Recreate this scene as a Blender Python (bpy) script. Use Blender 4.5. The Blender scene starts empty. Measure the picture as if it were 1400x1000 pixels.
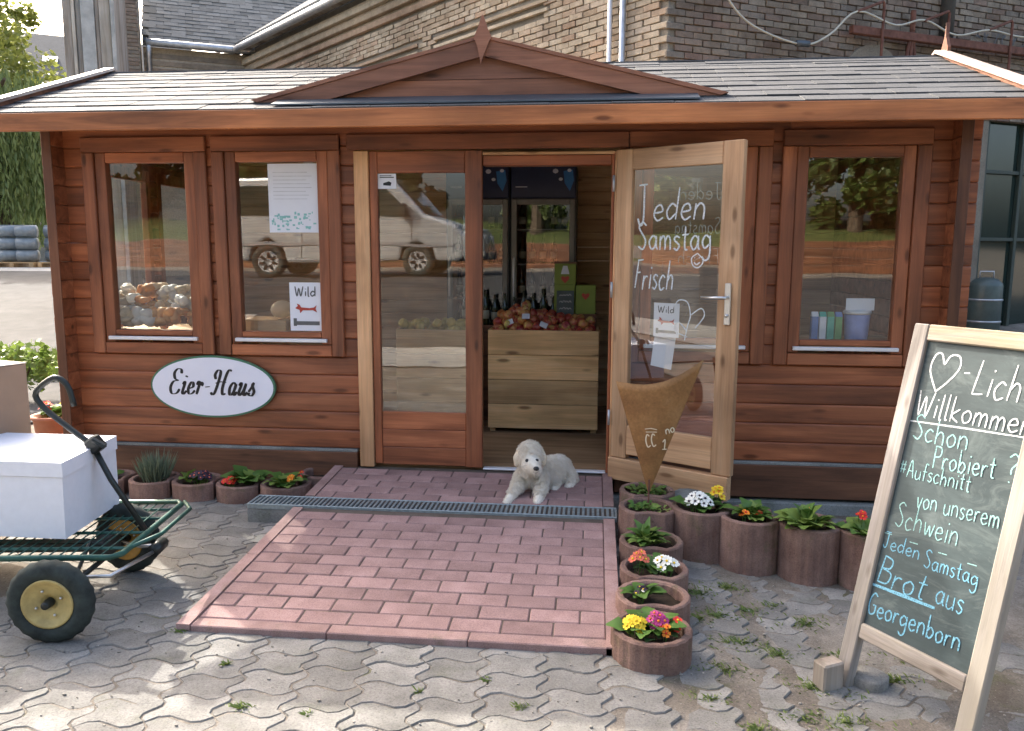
import bpy, bmesh, math, random
from mathutils import Vector, Matrix, Euler
random.seed(7)
R = math.radians
sc = bpy.context.scene
col = sc.collection

# ------------------------------------------------------------------ camera
cam_d = bpy.data.cameras.new('camera'); cam = bpy.data.objects.new('camera', cam_d); col.objects.link(cam)
sc.camera = cam
yaw, pitch, roll = R(-5.95), R(8.11), R(.23)
cf = Vector((math.sin(yaw)*math.cos(pitch), math.cos(yaw)*math.cos(pitch), -math.sin(pitch)))
cr = Vector((math.cos(yaw), -math.sin(yaw), 0)); cu = cr.cross(cf)
r2 = cr*math.cos(roll)+cu*math.sin(roll); u2 = -cr*math.sin(roll)+cu*math.cos(roll)
cam.matrix_world = Matrix(((r2.x, u2.x, -cf.x, .664), (r2.y, u2.y, -cf.y, -4.664), (r2.z, u2.z, -cf.z, 1.453), (0, 0, 0, 1)))
cam_d.sensor_fit = 'HORIZONTAL'; cam_d.sensor_width = 36; cam_d.lens = 36*1080/1400
cam_d.clip_start = .05; cam_d.clip_end = 600
# ------------------------------------------------------------------ world and sun
SUN = Vector((-1.0, .9, 1.0)).normalized()
w = bpy.data.worlds.new('World'); sc.world = w; w.use_nodes = True
wn = w.node_tree; wn.nodes.clear()
sky = wn.nodes.new('ShaderNodeTexSky'); sky.sky_type = 'NISHITA'; sky.sun_disc = False
sky.sun_elevation = math.asin(SUN.z); sky.sun_rotation = math.atan2(SUN.x, SUN.y)
sky.air_density = 1.0; sky.dust_density = 8.0; sky.ozone_density = .4
bg = wn.nodes.new('ShaderNodeBackground'); bg.inputs[1].default_value = .15
wo = wn.nodes.new('ShaderNodeOutputWorld')
wn.links.new(sky.outputs[0], bg.inputs[0]); wn.links.new(bg.outputs[0], wo.inputs[0])
sd = bpy.data.lights.new('sun', 'SUN'); sd.energy = 2.0; sd.angle = R(.5); sd.color = (1, .95, .86)
so = bpy.data.objects.new('sun', sd); col.objects.link(so)
so.rotation_euler = (-SUN).to_track_quat('-Z', 'Y').to_euler(); so.location = SUN*30
sc.view_settings.view_transform = 'Standard'; sc.view_settings.look = 'None'
sc.view_settings.exposure = 2.1; sc.view_settings.gamma = 1
sc.render.engine = 'CYCLES'
sc.cycles.max_bounces = 8; sc.cycles.transparent_max_bounces = 16; sc.cycles.caustics_reflective = False

# ------------------------------------------------------------------ helpers
def sstep(t): t = max(0, min(1, t)); return t*t*(3-2*t)
def tag(o, label=None, cat=None, group=None, kind=None):
    if label: o['label'] = label
    if cat: o['category'] = cat
    if group: o['group'] = group
    if kind: o['kind'] = kind
    return o
def root(name, loc=(0, 0, 0), rz=0, label=None, cat=None, group=None, kind=None):
    o = bpy.data.objects.new(name, None); col.objects.link(o)
    o.empty_display_size = .1; o.location = loc; o.rotation_euler = (0, 0, rz)
    return tag(o, label, cat, group, kind)
def inst(name, mesh, parent=None, loc=(0, 0, 0), rot=(0, 0, 0), s=1):
    o = bpy.data.objects.new(name, mesh); col.objects.link(o); o.parent = parent
    o.location = loc; o.rotation_euler = rot; o.scale = (s, s, s) if not hasattr(s, '__len__') else s
    return o
class MB:
    def __init__(s): s.v = []; s.f = []; s.m = []; s.r = []
    def add(s, vs, fs, mi=0, rnd=0.0):
        b = len(s.v); s.v += [tuple(v) for v in vs]
        for f in fs: s.f.append([b+i for i in f]); s.m.append(mi); s.r.append(rnd)
        return s
    def box(s, x0, x1, y0, y1, z0, z1, c=0.0, mi=0, xf=None, rnd=0.0):
        X, Y, Z = (x0, x1), (y0, y1), (z0, z1)
        if c <= 0:
            vs = [Vector((X[i], Y[j], Z[k])) for i in (0, 1) for j in (0, 1) for k in (0, 1)]
            fs = [(0, 1, 3, 2), (4, 6, 7, 5), (0, 4, 5, 1), (2, 3, 7, 6), (0, 2, 6, 4), (1, 5, 7, 3)]
        else:
            vs = []; idx = {}
            for i in (0, 1):
                for j in (0, 1):
                    for k in (0, 1):
                        sx, sy, sz = (c, -c)[i], (c, -c)[j], (c, -c)[k]
                        for a, d in ((0, (0, sy, sz)), (1, (sx, 0, sz)), (2, (sx, sy, 0))):
                            idx[i, j, k, a] = len(vs); vs.append(Vector((X[i]+d[0], Y[j]+d[1], Z[k]+d[2])))
            g = lambda i, j, k, a: idx[i, j, k, a]
            fs = []
            for q in (0, 1):
                fs.append((g(q,0,0,0), g(q,1,0,0), g(q,1,1,0), g(q,0,1,0)))
                fs.append((g(0,q,0,1), g(1,q,0,1), g(1,q,1,1), g(0,q,1,1)))
                fs.append((g(0,0,q,2), g(1,0,q,2), g(1,1,q,2), g(0,1,q,2)))
            for a in (0, 1):
                for b in (0, 1):
                    fs.append((g(0,a,b,1), g(1,a,b,1), g(1,a,b,2), g(0,a,b,2)))
                    fs.append((g(a,0,b,0), g(a,1,b,0), g(a,1,b,2), g(a,0,b,2)))
                    fs.append((g(a,b,0,0), g(a,b,1,0), g(a,b,1,1), g(a,b,0,1)))
            for i in (0, 1):
                for j in (0, 1):
                    for k in (0, 1): fs.append((g(i,j,k,0), g(i,j,k,1), g(i,j,k,2)))
        if xf: vs = [xf @ v for v in vs]
        return s.add(vs, fs, mi, rnd)
    def prism(s, pts, axis, a, b, mi=0, xf=None, rnd=0.0):
        # polygon in the plane normal to axis, between a and b
        def P(p, t):
            return Vector((t, p[0], p[1])) if axis == 'x' else Vector((p[0], t, p[1])) if axis == 'y' else Vector((p[0], p[1], t))
        n = len(pts); vs = [P(p, a) for p in pts]+[P(p, b) for p in pts]
        if xf: vs = [xf @ v for v in vs]
        fs = [tuple(range(n))[::-1], tuple(range(n, 2*n))]+[(i, (i+1) % n, n+(i+1) % n, n+i) for i in range(n)]
        return s.add(vs, fs, mi, rnd)
    def tube(s, pts, r, n=8, mi=0, cap=True, rnd=0.0):
        pts = [Vector(p) for p in pts]; k = len(pts)
        rs = r if hasattr(r, '__len__') else [r]*k
        vs = []; prev = None
        for i, p in enumerate(pts):
            d = (pts[min(i+1, k-1)]-pts[max(i-1, 0)]).normalized()
            if prev is None:
                a = d.orthogonal().normalized()
            else:
                a = (prev-d*prev.dot(d)).normalized()
            prev = a; b = d.cross(a)
            for j in range(n):
                t = 2*math.pi*j/n; vs.append(p+(a*math.cos(t)+b*math.sin(t))*rs[i])
        fs = [(i*n+j, i*n+(j+1) % n, (i+1)*n+(j+1) % n, (i+1)*n+j) for i in range(k-1) for j in range(n)]
        if cap: fs += [tuple(range(n))[::-1], tuple(range((k-1)*n, k*n))]
        return s.add(vs, fs, mi, rnd)
    def lathe(s, prof, n=24, mi=0, xf=None, closed=False, fn=None, rnd=0.0):
        vs = []
        for (r_, z) in prof:
            for j in range(n):
                t = 2*math.pi*j/n; q = r_*(fn(t, r_, z) if fn else 1)
                vs.append(Vector((q*math.cos(t), q*math.sin(t), z)))
        if xf: vs = [xf @ v for v in vs]
        k = len(prof)
        fs = [(i*n+j, i*n+(j+1) % n, (i+1)*n+(j+1) % n, (i+1)*n+j) for i in range(k-1) for j in range(n)]
        if closed: fs += [((k-1)*n+j, (k-1)*n+(j+1) % n, (j+1) % n, j) for j in range(n)]
        else: fs += [tuple(range(n))[::-1], tuple(range((k-1)*n, k*n))]
        return s.add(vs, fs, mi, rnd)
    def ball(s, c, r, n=10, mi=0, rnd=0.0, jit=0):
        c = Vector(c); rr = r if hasattr(r, '__len__') else (r, r, r)
        k = max(4, n//2+1); vs = [c+Vector((0, 0, -rr[2]))]
        for i in range(1, k):
            a = math.pi*i/k-math.pi/2
            for j in range(n):
                t = 2*math.pi*j/n; q = 1+random.uniform(-jit, jit)
                vs.append(c+Vector((rr[0]*math.cos(a)*math.cos(t)*q, rr[1]*math.cos(a)*math.sin(t)*q, rr[2]*math.sin(a)*q)))
        vs.append(c+Vector((0, 0, rr[2]))); T = len(vs)-1
        fs = [(0, 1+(j+1) % n, 1+j) for j in range(n)]
        for i in range(k-2):
            fs += [(1+i*n+j, 1+i*n+(j+1) % n, 1+(i+1)*n+(j+1) % n, 1+(i+1)*n+j) for j in range(n)]
        fs += [(T, 1+(k-2)*n+j, 1+(k-2)*n+(j+1) % n) for j in range(n)]
        return s.add(vs, fs, mi, rnd)
    def mesh(s, name, mats, smooth=False, recalc=True, attr=False):
        me = bpy.data.meshes.new(name); me.from_pydata(s.v, [], s.f)
        for m in (mats if isinstance(mats, (list, tuple)) else [mats]): me.materials.append(m)
        me.polygons.foreach_set('material_index', s.m)
        if recalc:
            bm = bmesh.new(); bm.from_mesh(me); bmesh.ops.recalc_face_normals(bm, faces=bm.faces); bm.to_mesh(me); bm.free()
        if smooth: me.polygons.foreach_set('use_smooth', [True]*len(me.polygons))
        if attr:
            a = me.attributes.new('rnd', 'FLOAT', 'FACE'); a.data.foreach_set('value', s.r)
        me.update(); return me
    def build(s, name, mats, parent=None, smooth=False, recalc=True, attr=False, loc=(0, 0, 0), rot=(0, 0, 0)):
        return inst(name, s.mesh(name, mats, smooth, recalc, attr), parent, loc, rot)
def frame(o, ex, ey=None, ez=None):
    """matrix with origin o and axes ex, ey, ez"""
    ex = Vector(ex); ez = Vector(ez) if ez is not None else Vector((0, 0, 1)); ey = Vector(ey) if ey is not None else ez.cross(ex)
    o = Vector(o)
    return Matrix(((ex.x, ey.x, ez.x, o.x), (ex.y, ey.y, ez.y, o.y), (ex.z, ey.z, ez.z, o.z), (0, 0, 0, 1)))

# ------------------------------------------------------------------ materials
class G:
    def __init__(s, name, rough=.6, spec=.5, metal=0):
        s.mat = bpy.data.materials.new(name); s.mat.use_nodes = True; s.t = s.mat.node_tree
        s.b = s.t.nodes['Principled BSDF']; s.b.inputs['Roughness'].default_value = rough
        s.b.inputs['Specular IOR Level'].default_value = spec; s.b.inputs['Metallic'].default_value = metal
        s._tc = None
    def new(s, t): return s.t.nodes.new('ShaderNode'+t)
    def put(s, sock, v):
        if v is None: return
        if hasattr(v, 'is_linked') or hasattr(v, 'node'): s.t.links.new(v, sock)
        else:
            if isinstance(v, (tuple, list)) and len(v) == 3 and sock.type == 'RGBA': v = (*v, 1)
            sock.default_value = v
    def obj(s):
        if not s._tc: s._tc = s.new('TexCoord')
        return s._tc.outputs['Object']
    def rnd(s):
        oi = s.new('ObjectInfo'); at = s.new('Attribute'); at.attribute_name = 'rnd'
        return s.m('FRACT', s.m('ADD', oi.outputs['Random'], at.outputs['Fac']))
    def m(s, op, a, b=None, clamp=False):
        n = s.new('Math'); n.operation = op; n.use_clamp = clamp; s.put(n.inputs[0], a)
        if b is not None: s.put(n.inputs[1], b)
        return n.outputs[0]
    def vm(s, op, a, b):
        n = s.new('VectorMath'); n.operation = op; s.put(n.inputs[0], a); s.put(n.inputs[1], b); return n.outputs[0]
    def map(s, v, scale=(1, 1, 1), rot=(0, 0, 0), loc=(0, 0, 0)):
        n = s.new('Mapping'); s.put(n.inputs['Vector'], v); n.inputs['Scale'].default_value = scale
        n.inputs['Rotation'].default_value = rot; n.inputs['Location'].default_value = loc; return n.outputs[0]
    def noise(s, v, scale=5, detail=4, rough=.55, dist=0):
        n = s.new('TexNoise'); s.put(n.inputs['Vector'], v); n.inputs['Scale'].default_value = scale
        n.inputs['Detail'].default_value = detail; n.inputs['Roughness'].default_value = rough; n.inputs['Distortion'].default_value = dist
        return n.outputs['Fac']
    def vor(s, v, scale=5, feat='F1', rand=1):
        n = s.new('TexVoronoi'); n.feature = feat; s.put(n.inputs['Vector'], v); n.inputs['Scale'].default_value = scale
        n.inputs['Randomness'].default_value = rand; return n.outputs['Distance']
    def ramp(s, f, stops):
        n = s.new('ValToRGB'); s.put(n.inputs[0], f); e = n.color_ramp.elements
        while len(e) < len(stops): e.new(.5)
        for k, (p, c) in enumerate(stops):
            e[k].position = p; c = (c, c, c) if not hasattr(c, '__len__') else c; e[k].color = (*c[:3], 1)
        return n.outputs[0]
    def mix(s, f, a, b, mode='MIX'):
        n = s.new('MixRGB'); n.blend_type = mode; s.put(n.inputs[0], f); s.put(n.inputs[1], a); s.put(n.inputs[2], b); return n.outputs[0]
    def bump(s, h, st=.3, d=.01):
        n = s.new('Bump'); n.inputs['Strength'].default_value = st; n.inputs['Distance'].default_value = d; s.put(n.inputs['Height'], h)
        s.t.links.new(n.outputs[0], s.b.inputs['Normal']); return n.outputs[0]
    def col(s, v): s.put(s.b.inputs['Base Color'], v); return s
    def rgh(s, v): s.put(s.b.inputs['Roughness'], v); return s
def plain(name, c, rough=.6, spec=.5, metal=0, var=.12, scale=20, bump=0.0):
    g = G(name, rough, spec, metal); n = g.noise(g.obj(), scale, 5, .6)
    f = g.ramp(n, [(.3, 1-var), (.7, 1+var)]); g.col(g.mix(1, (*c, 1), f, 'MULTIPLY'))
    if bump: g.bump(n, bump, .005)
    return g.mat
def wood(name, lo, mid, hi, axis='x', rough=.5, knots=.8, weather=None, spec=.4, gs=1.0, coat=0):
    g = G(name, rough, spec); r = g.rnd()
    off = g.m('MULTIPLY', r, 37.0); v = g.vm('ADD', g.obj(), off)
    S = {'x': (1.1, 13, 13), 'y': (13, 1.1, 13), 'z': (13, 13, 1.1)}[axis]; S = tuple(a*gs for a in S)
    S2 = tuple(a*(2.0 if a < 2*gs else 8) for a in S)
    n1 = g.noise(g.map(v, S), 1.0, 5, .6, .7); n2 = g.noise(g.map(v, S2), 1.0, 4, .7, .2)
    n3 = g.noise(v, 1.7, 3, .5)
    c = g.ramp(n1, [(.28, lo), (.5, mid), (.72, hi)])
    c = g.mix(.55, c, g.ramp(n2, [(.3, .66), (.6, 1.08)]), 'MULTIPLY')
    c = g.mix(.8, c, g.ramp(n3, [(.28, .58), (.68, 1.28)]), 'MULTIPLY')
    c = g.mix(1, c, g.ramp(r, [(0, (.78, .76, .76)), (.5, (1, 1, 1)), (1, (1.18, 1.12, 1.05))]), 'MULTIPLY')
    if knots:
        K = {'x': (2.6, 9, 9), 'y': (9, 3.2, 9), 'z': (9, 9, 3.2)}[axis]
        k = g.vor(g.map(v, tuple(a*gs for a in K)), 1.0)
        kk = g.ramp(k, [(.07, (.22, .15, .1)), (.16, (1, 1, 1))]); c = g.mix(knots, c, kk, 'MULTIPLY')
    if weather:
        wv = g.noise(g.map(v, S), .35, 6, .7, .3); c = g.mix(g.ramp(wv, [(.42, 0), (.62, 1)]), c, weather)
    g.col(c); g.rgh(g.ramp(n1, [(.3, min(1, rough+.12)), (.7, max(.1, rough-.1))])); g.bump(g.m('ADD', n2, n1), .35, .003)
    if coat: g.b.inputs['Coat Weight'].default_value = coat; g.b.inputs['Coat Roughness'].default_value = .35
    return g.mat
ST = ((.14, .044, .019), (.285, .093, .04), (.43, .155, .07))
stain_x = wood('stained_wood_lengthwise', *ST, 'x', .42, coat=.15)
stain_z = wood('stained_wood_upright', *ST, 'z', .42, coat=.15)
dark_x = wood('dark_stained_plank', (.075, .034, .019), (.165, .072, .038), (.24, .11, .06), 'x', .5)
dark_z = wood('shaded_end_grain', (.045, .019, .01), (.12, .046, .022), (.19, .074, .034), 'z', .55)  # end grain, made darker still by shadow put into the colour
fascia_m = wood('orange_stained_fascia', (.2, .07, .025), (.42, .15, .055), (.54, .21, .08), 'x', .4)
gable_m = wood('faded_gable_wood', (.14, .058, .034), (.25, .108, .064), (.34, .155, .095), 'x', .5)
inner_x = wood('indoor_spruce', (.34, .21, .11), (.5, .33, .18), (.6, .42, .25), 'x', .6)
inner_z = wood('indoor_spruce_upright', (.17, .09, .045), (.26, .15, .08), (.34, .2, .11), 'z', .6)
spruce_z = wood('bare_spruce_upright', (.42, .235, .12), (.58, .345, .185), (.68, .44, .26), 'z', .5, .7)
spruce_x = wood('bare_spruce_lengthwise', (.42, .235, .12), (.58, .345, .185), (.68, .44, .26), 'x', .5, .7)
bin_x = wood('bin_pine', (.5, .31, .14), (.66, .43, .21), (.76, .54, .3), 'x', .55, .8)
grey_wood = wood('weathered_board_frame', (.2, .18, .16), (.34, .31, .28), (.47, .435, .4), 'z', .85, .5, gs=1.4, weather=(.3, .27, .22, 1))
barn_wood = wood('weathered_barn_boards', (.14, .11, .08), (.3, .25, .2), (.46, .4, .34), 'z', .85, .7, weather=(.42, .4, .36, 1), gs=.6)
white_verge = wood('sunlit_verge', (.45, .33, .27), (.62, .5, .42), (.75, .64, .55), 'y', .5, .3)  # sunlight on the verge caps is put into this pale colour

def concrete(name, lo, hi, scale=9, spots=(.1, .1, .09), bump=.4, moss=0.0, rough=.9):
    g = G(name, rough, .25); r = g.rnd(); v = g.vm('ADD', g.obj(), g.m('MULTIPLY', r, 19.0))
    n = g.noise(v, scale, 8, .65); f = g.noise(v, scale*22, 4, .7); big = g.noise(v, scale*.25, 3, .5)
    c = g.mix(g.ramp(n, [(.3, 0), (.7, 1)]), (*lo, 1), (*hi, 1))
    c = g.mix(.75, c, g.ramp(f, [(.32, .55), (.5, 1), (.7, 1.2)]), 'MULTIPLY')
    c = g.mix(.5, c, g.ramp(big, [(.35, .65), (.65, 1.15)]), 'MULTIPLY')
    c = g.mix(1, c, g.ramp(r, [(0, .86), (1, 1.1)]), 'MULTIPLY')
    s = g.vor(v, scale*9); c = g.mix(g.ramp(s, [(.06, .75), (.13, 0)]), c, (*spots, 1))
    if moss:
        mo = g.noise(v, scale*.8, 6, .75); c = g.mix(g.ramp(mo, [(.55, 0), (.68, moss)]), c, (.07, .085, .03, 1))
    g.col(c); g.bump(g.m('ADD', f, g.m('MULTIPLY', n, 2)), bump, .004)
    return g.mat
paver_m = concrete('grey_concrete_paver', (.15, .144, .132), (.275, .265, .245), 6, bump=.7, moss=.25)
red_paver = concrete('red_concrete_paver', (.29, .18, .165), (.385, .25, .23), 9, (.26, .14, .13), .25)
red_kerb = concrete('dusty_red_kerb', (.3, .185, .165), (.42, .28, .255), 10, (.15, .09, .08), .4, .35)
planter_m = concrete('brown_planter_concrete', (.17, .098, .078), (.29, .185, .15), 7, (.12, .07, .06), .7, .6)
mortar_m = concrete('mortar_bed', (.09, .07, .055), (.15, .12, .1), 10)
found_m = concrete('foundation_concrete', (.2, .21, .2), (.33, .34, .32), 6, moss=.4)
rock_m = concrete('grey_rock', (.13, .14, .13), (.27, .28, .26), 12, bump=1)
# ground with dirt, sand and moss patches
def ground_mat():
    g = G('dusty_ground', .95, .2); v = g.obj()
    n = g.noise(v, 2.2, 8, .65); f = g.noise(v, 130, 5, .75); q = g.noise(v, 14, 6, .7)
    c = g.ramp(n, [(.3, (.12, .1, .08)), (.5, (.2, .175, .145)), (.7, (.3, .272, .235))])
    c = g.mix(.8, c, g.ramp(f, [(.3, .45), (.5, 1), (.72, 1.35)]), 'MULTIPLY')
    c = g.mix(.7, c, g.ramp(q, [(.3, .6), (.7, 1.2)]), 'MULTIPLY')
    p = g.vor(v, 60); c = g.mix(g.ramp(p, [(.08, .7), (.16, 0)]), c, (.33, .31, .28, 1))
    mo = g.noise(v, 3.1, 9, .72); c = g.mix(g.ramp(mo, [(.58, 0), (.68, .7)]), c, (.085, .095, .035, 1))
    g.col(c); g.bump(g.m('ADD', f, g.m('MULTIPLY', q, 2)), .7, .006); return g.mat
ground_m = ground_mat()
asphalt_m = concrete('asphalt', (.05, .05, .052), (.085, .085, .088), 4, (.03, .03, .03), .4)
yard_m = concrete('pale_ground', (.32, .31, .29), (.42, .41, .38), .8, bump=.2)
def grass_ground():
    g = G('grass_ground', .95, .2); n = g.noise(g.obj(), 1.2, 8, .7); f = g.noise(g.obj(), 25, 4, .8)
    g.col(g.mix(.7, g.ramp(n, [(.3, (.05, .075, .02)), (.7, (.11, .13, .04))]), g.ramp(f, [(.3, .5), (.7, 1.3)]), 'MULTIPLY')); g.bump(f, .8, .03); return g.mat
grass_m = grass_ground()
def leafmat(name, lo, hi, trans=.25, rough=.5):
    g = G(name, rough, .4); r = g.rnd(); n = g.noise(g.obj(), 3, 3, .5)
    c = g.mix(g.m('ADD', g.m('MULTIPLY', r, .6), g.m('MULTIPLY', n, .5), True), (*lo, 1), (*hi, 1)); g.col(c)
    tr = g.new('BsdfTranslucent'); g.t.links.new(c, tr.inputs[0]); mx = g.new('MixShader'); mx.inputs[0].default_value = trans
    out = [x for x in g.t.nodes if x.type == 'OUTPUT_MATERIAL'][0]
    g.t.links.new(g.b.outputs[0], mx.inputs[1]); g.t.links.new(tr.outputs[0], mx.inputs[2]); g.t.links.new(mx.outputs[0], out.inputs[0])
    return g.mat
leaf_green = leafmat('primula_leaf', (.05, .115, .02), (.12, .23, .045))
leaf_light = leafmat('light_primula_leaf', (.12, .2, .035), (.25, .34, .08))
leaf_dark = leafmat('dark_leaf', (.02, .05, .015), (.055, .1, .03))
leaf_grey = leafmat('lavender_leaf', (.1, .14, .09), (.2, .24, .16))
tree_leaf = leafmat('tree_leaf', (.03, .06, .012), (.1, .14, .03), .3)
willow_leaf = leafmat('willow_leaf', (.11, .16, .05), (.24, .29, .1), .35)
yellow_leaf = leafmat('bright_tree_leaf', (.16, .19, .04), (.3, .32, .08), .4)
weed_m = leafmat('weed_blade', (.06, .11, .02), (.18, .23, .05))
bark_m = plain('bark', (.09, .07, .05), .9, .2, 0, .4, 8, .8)
def petal(n, c): return plain(n, c, .6, .3, 0, .15, 60)
white_p, yellow_p, red_p, pink_p = petal('white_petal', (.8, .78, .7)), petal('yellow_petal', (.8, .55, .03)), petal('red_petal', (.6, .03, .02)), petal('magenta_petal', (.35, .03, .16))
orange_p, purple_p, coral_p = petal('orange_petal', (.75, .22, .02)), petal('dark_purple_petal', (.03, .012, .03)), petal('coral_petal', (.65, .15, .09))
soil_m = plain('potting_soil', (.04, .03, .022), .95, .1, 0, .4, 40, .9)
def brickmat():
    g = G('old_brick', .9, .2); r = g.rnd(); v = g.vm('ADD', g.obj(), g.m('MULTIPLY', r, 23.0)); n = g.noise(v, 9, 6, .7); f = g.noise(v, 60, 4, .7)
    c = g.ramp(r, [(0, (.2, .15, .12)), (.3, (.25, .205, .16)), (.55, (.28, .24, .19)), (.75, (.22, .155, .125)), (.9, (.26, .23, .19)), (1, (.18, .155, .13))])
    c = g.mix(.8, c, g.ramp(n, [(.3, .65), (.7, 1.25)]), 'MULTIPLY'); c = g.mix(.5, c, g.ramp(f, [(.3, .6), (.7, 1.2)]), 'MULTIPLY')
    ge = g.new('NewGeometry'); sn = g.noise(ge.outputs['Position'], .9, 7, .7); c = g.mix(.85, c, g.ramp(sn, [(.32, (.6, .58, .55)), (.5, (1, 1, 1)), (.68, (1.25, 1.22, 1.18))]), 'MULTIPLY'); g.col(c); g.bump(g.m('ADD', n, f), .6, .01); return g.mat
brick_m = brickmat()
def litbrick():
    g = G('lit_yellow_brick', .9, .2); r = g.rnd(); v = g.vm('ADD', g.obj(), g.m('MULTIPLY', r, 23.0)); n = g.noise(v, 9, 6, .7); f = g.noise(v, 60, 4, .7)
    c = g.ramp(r, [(0, (.36, .28, .2)), (.3, (.44, .37, .28)), (.6, (.5, .43, .33)), (.85, (.4, .29, .21)), (1, (.46, .4, .32))])
    c = g.mix(.8, c, g.ramp(n, [(.3, .7), (.7, 1.2)]), 'MULTIPLY'); c = g.mix(.5, c, g.ramp(f, [(.3, .6), (.7, 1.2)]), 'MULTIPLY')
    ge = g.new('NewGeometry'); sn = g.noise(ge.outputs['Position'], .9, 7, .7); c = g.mix(.85, c, g.ramp(sn, [(.32, (.6, .58, .55)), (.5, (1, 1, 1)), (.68, (1.25, 1.22, 1.18))]), 'MULTIPLY'); g.col(c); g.bump(g.m('ADD', n, f), .6, .01); return g.mat
lit_brick = litbrick()  # side wall's yellower brick, lightened in colour for grazing sunlight
brick_mortar = concrete('old_mortar', (.2, .175, .14), (.29, .26, .21), 3)
def shinglemat(name, lo, hi):
    g = G(name, .85, .3); r = g.rnd(); v = g.vm('ADD', g.obj(), g.m('MULTIPLY', r, 11.0)); n = g.noise(v, 5, 6, .7); f = g.noise(v, 220, 3, .7)
    c = g.mix(r, (*lo, 1), (*hi, 1)); c = g.mix(.6, c, g.ramp(n, [(.3, .6), (.7, 1.25)]), 'MULTIPLY'); c = g.mix(.8, c, g.ramp(f, [(.35, .5), (.6, 1.3)]), 'MULTIPLY')
    g.col(c); g.bump(f, .6, .003); return g.mat
shingle_m = shinglemat('bitumen_shingle', (.088, .09, .093), (.106, .108, .111))
slate_m = shinglemat('old_slate', (.12, .12, .112), (.22, .218, .205))
far_slate = shinglemat('far_roof_slate', (.06, .065, .072), (.1, .108, .115))
lead_m = plain('lead_flashing', (.09, .11, .13), .45, .5, .5, .15, 6)
zinc = plain('galvanised_zinc', (.45, .47, .5), .45, .5, .7, .2, 12)
alu = plain('white_aluminium', (.72, .73, .76), .35, .5, .2, .06, 10)
steel = plain('brushed_steel', (.6, .6, .6), .3, .5, .9, .1, 30)
galv = plain('galvanised_grate', (.3, .36, .38), .5, .5, .6, .25, 40)
black_void = plain('dark_gap', (.012, .012, .012), .9, .1)
rust = plain('rusty_steel', (.16, .075, .055), .8, .3, .2, .35, 14, .4)
def conemat():
    g = G('rust_brown_plate', .6, .4, .25); n = g.noise(g.obj(), 5, 7, .65); f = g.noise(g.obj(), 70, 4, .7)
    g.col(g.mix(.6, g.ramp(n, [(.3, (.2, .095, .035)), (.55, (.34, .175, .065)), (.75, (.43, .25, .11))]), g.ramp(f, [(.3, .6), (.7, 1.15)]), 'MULTIPLY')); g.bump(f, .3, .002); return g.mat
cone_m = conemat()
paper = plain('white_paper', (.74, .75, .8), .7, .2, 0, .03, 5)
sign_white = plain('white_sign_enamel', (.78, .79, .88), .3, .5, 0, .03, 4)
sign_green = plain('sign_green_rim', (.05, .17, .1), .4, .5)
ink = plain('black_ink', (.012, .014, .018), .4, .4, 0, .02)
grey_ink = plain('grey_ink', (.13, .13, .13), .6, .2); red_ink = plain('red_ink', (.42, .07, .05), .6, .2); blue_ink = plain('blue_ink', (.1, .2, .5), .6, .2)
teal_ink = plain('teal_ink', (.25, .5, .48), .6, .2)
def chalkmat(name, c):
    g = G(name, .9, .1); n = g.noise(g.obj(), 190, 4, .85); g.col(g.mix(1, (*c, 1), g.ramp(n, [(.38, .22), (.52, 1.0)]), 'MULTIPLY')); return g.mat
chalk_w = chalkmat('white_chalk', (.78, .8, .8)); chalk_b = chalkmat('blue_chalk', (.22, .5, .66)); chalk_t = chalkmat('pale_green_chalk', (.36, .62, .6))
def boardmat():
    g = G('chalkboard_slate', .55, .4); n = g.noise(g.obj(), 4, 6, .6, .6); f = g.noise(g.map(g.obj(), (2, 2, 9)), 6, 5, .7)
    c = g.ramp(n, [(.3, (.028, .044, .048)), (.7, (.065, .09, .092))]); c = g.mix(.5, c, g.ramp(f, [(.3, .7), (.7, 1.4)]), 'MULTIPLY'); sm = g.noise(g.map(g.obj(), (3, 3, 7), (0, .5, 0)), 1.6, 7, .75, 1.2); c = g.mix(g.ramp(sm, [(.5, 0), (.75, .55)]), c, (.2, .24, .23, 1)); g.col(c); return g.mat
slate_board = boardmat()
rubber = plain('tyre_rubber', (.03, .038, .035), .85, .3, 0, .55, 16, .6)
rim_yellow = plain('dirty_cream_rim', (.42, .32, .12), .45, .5, 0, .3, 14)
rim_orange = plain('yellow_rim', (.5, .27, .05), .45, .5, 0, .3, 14)
green_metal = plain('green_painted_steel', (.022, .085, .065), .45, .5, .2, .35, 22, .2)
black_metal = plain('black_steel', (.022, .026, .024), .38, .5, .3, .2, 20)
styro = plain('white_styrofoam', (.8, .81, .86), .75, .3, 0, .03, 30, .1)
card_m = plain('brown_cardboard', (.36, .24, .165), .85, .2, 0, .08, 6)
card_top = plain('sunlit_flap', (.62, .54, .45), .85, .2, 0, .06, 6)  # flaps coloured lighter than the sides to show sun on top
fur_m = plain('cream_fur', (.84, .79, .7), .8, .15, 0, .1, 25); nose_m = plain('black_nose', (.012, .011, .011), .3, .5)
floor_m = wood('brown_floor', (.16, .1, .055), (.26, .17, .1), (.34, .23, .14), 'x', .5, .2)
fridge_dark = plain('dark_fridge_body', (.03, .033, .035), .35, .5); fridge_blue = plain('fridge_header_blue', (.02, .028, .07), .3, .5)
fridge_inside = plain('fridge_inside', (.25, .25, .25), .5, .4)
sky_blue = plain('light_blue_print', (.04, .18, .45), .4, .4); white_print = plain('white_print', (.6, .62, .7), .5, .3)
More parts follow.
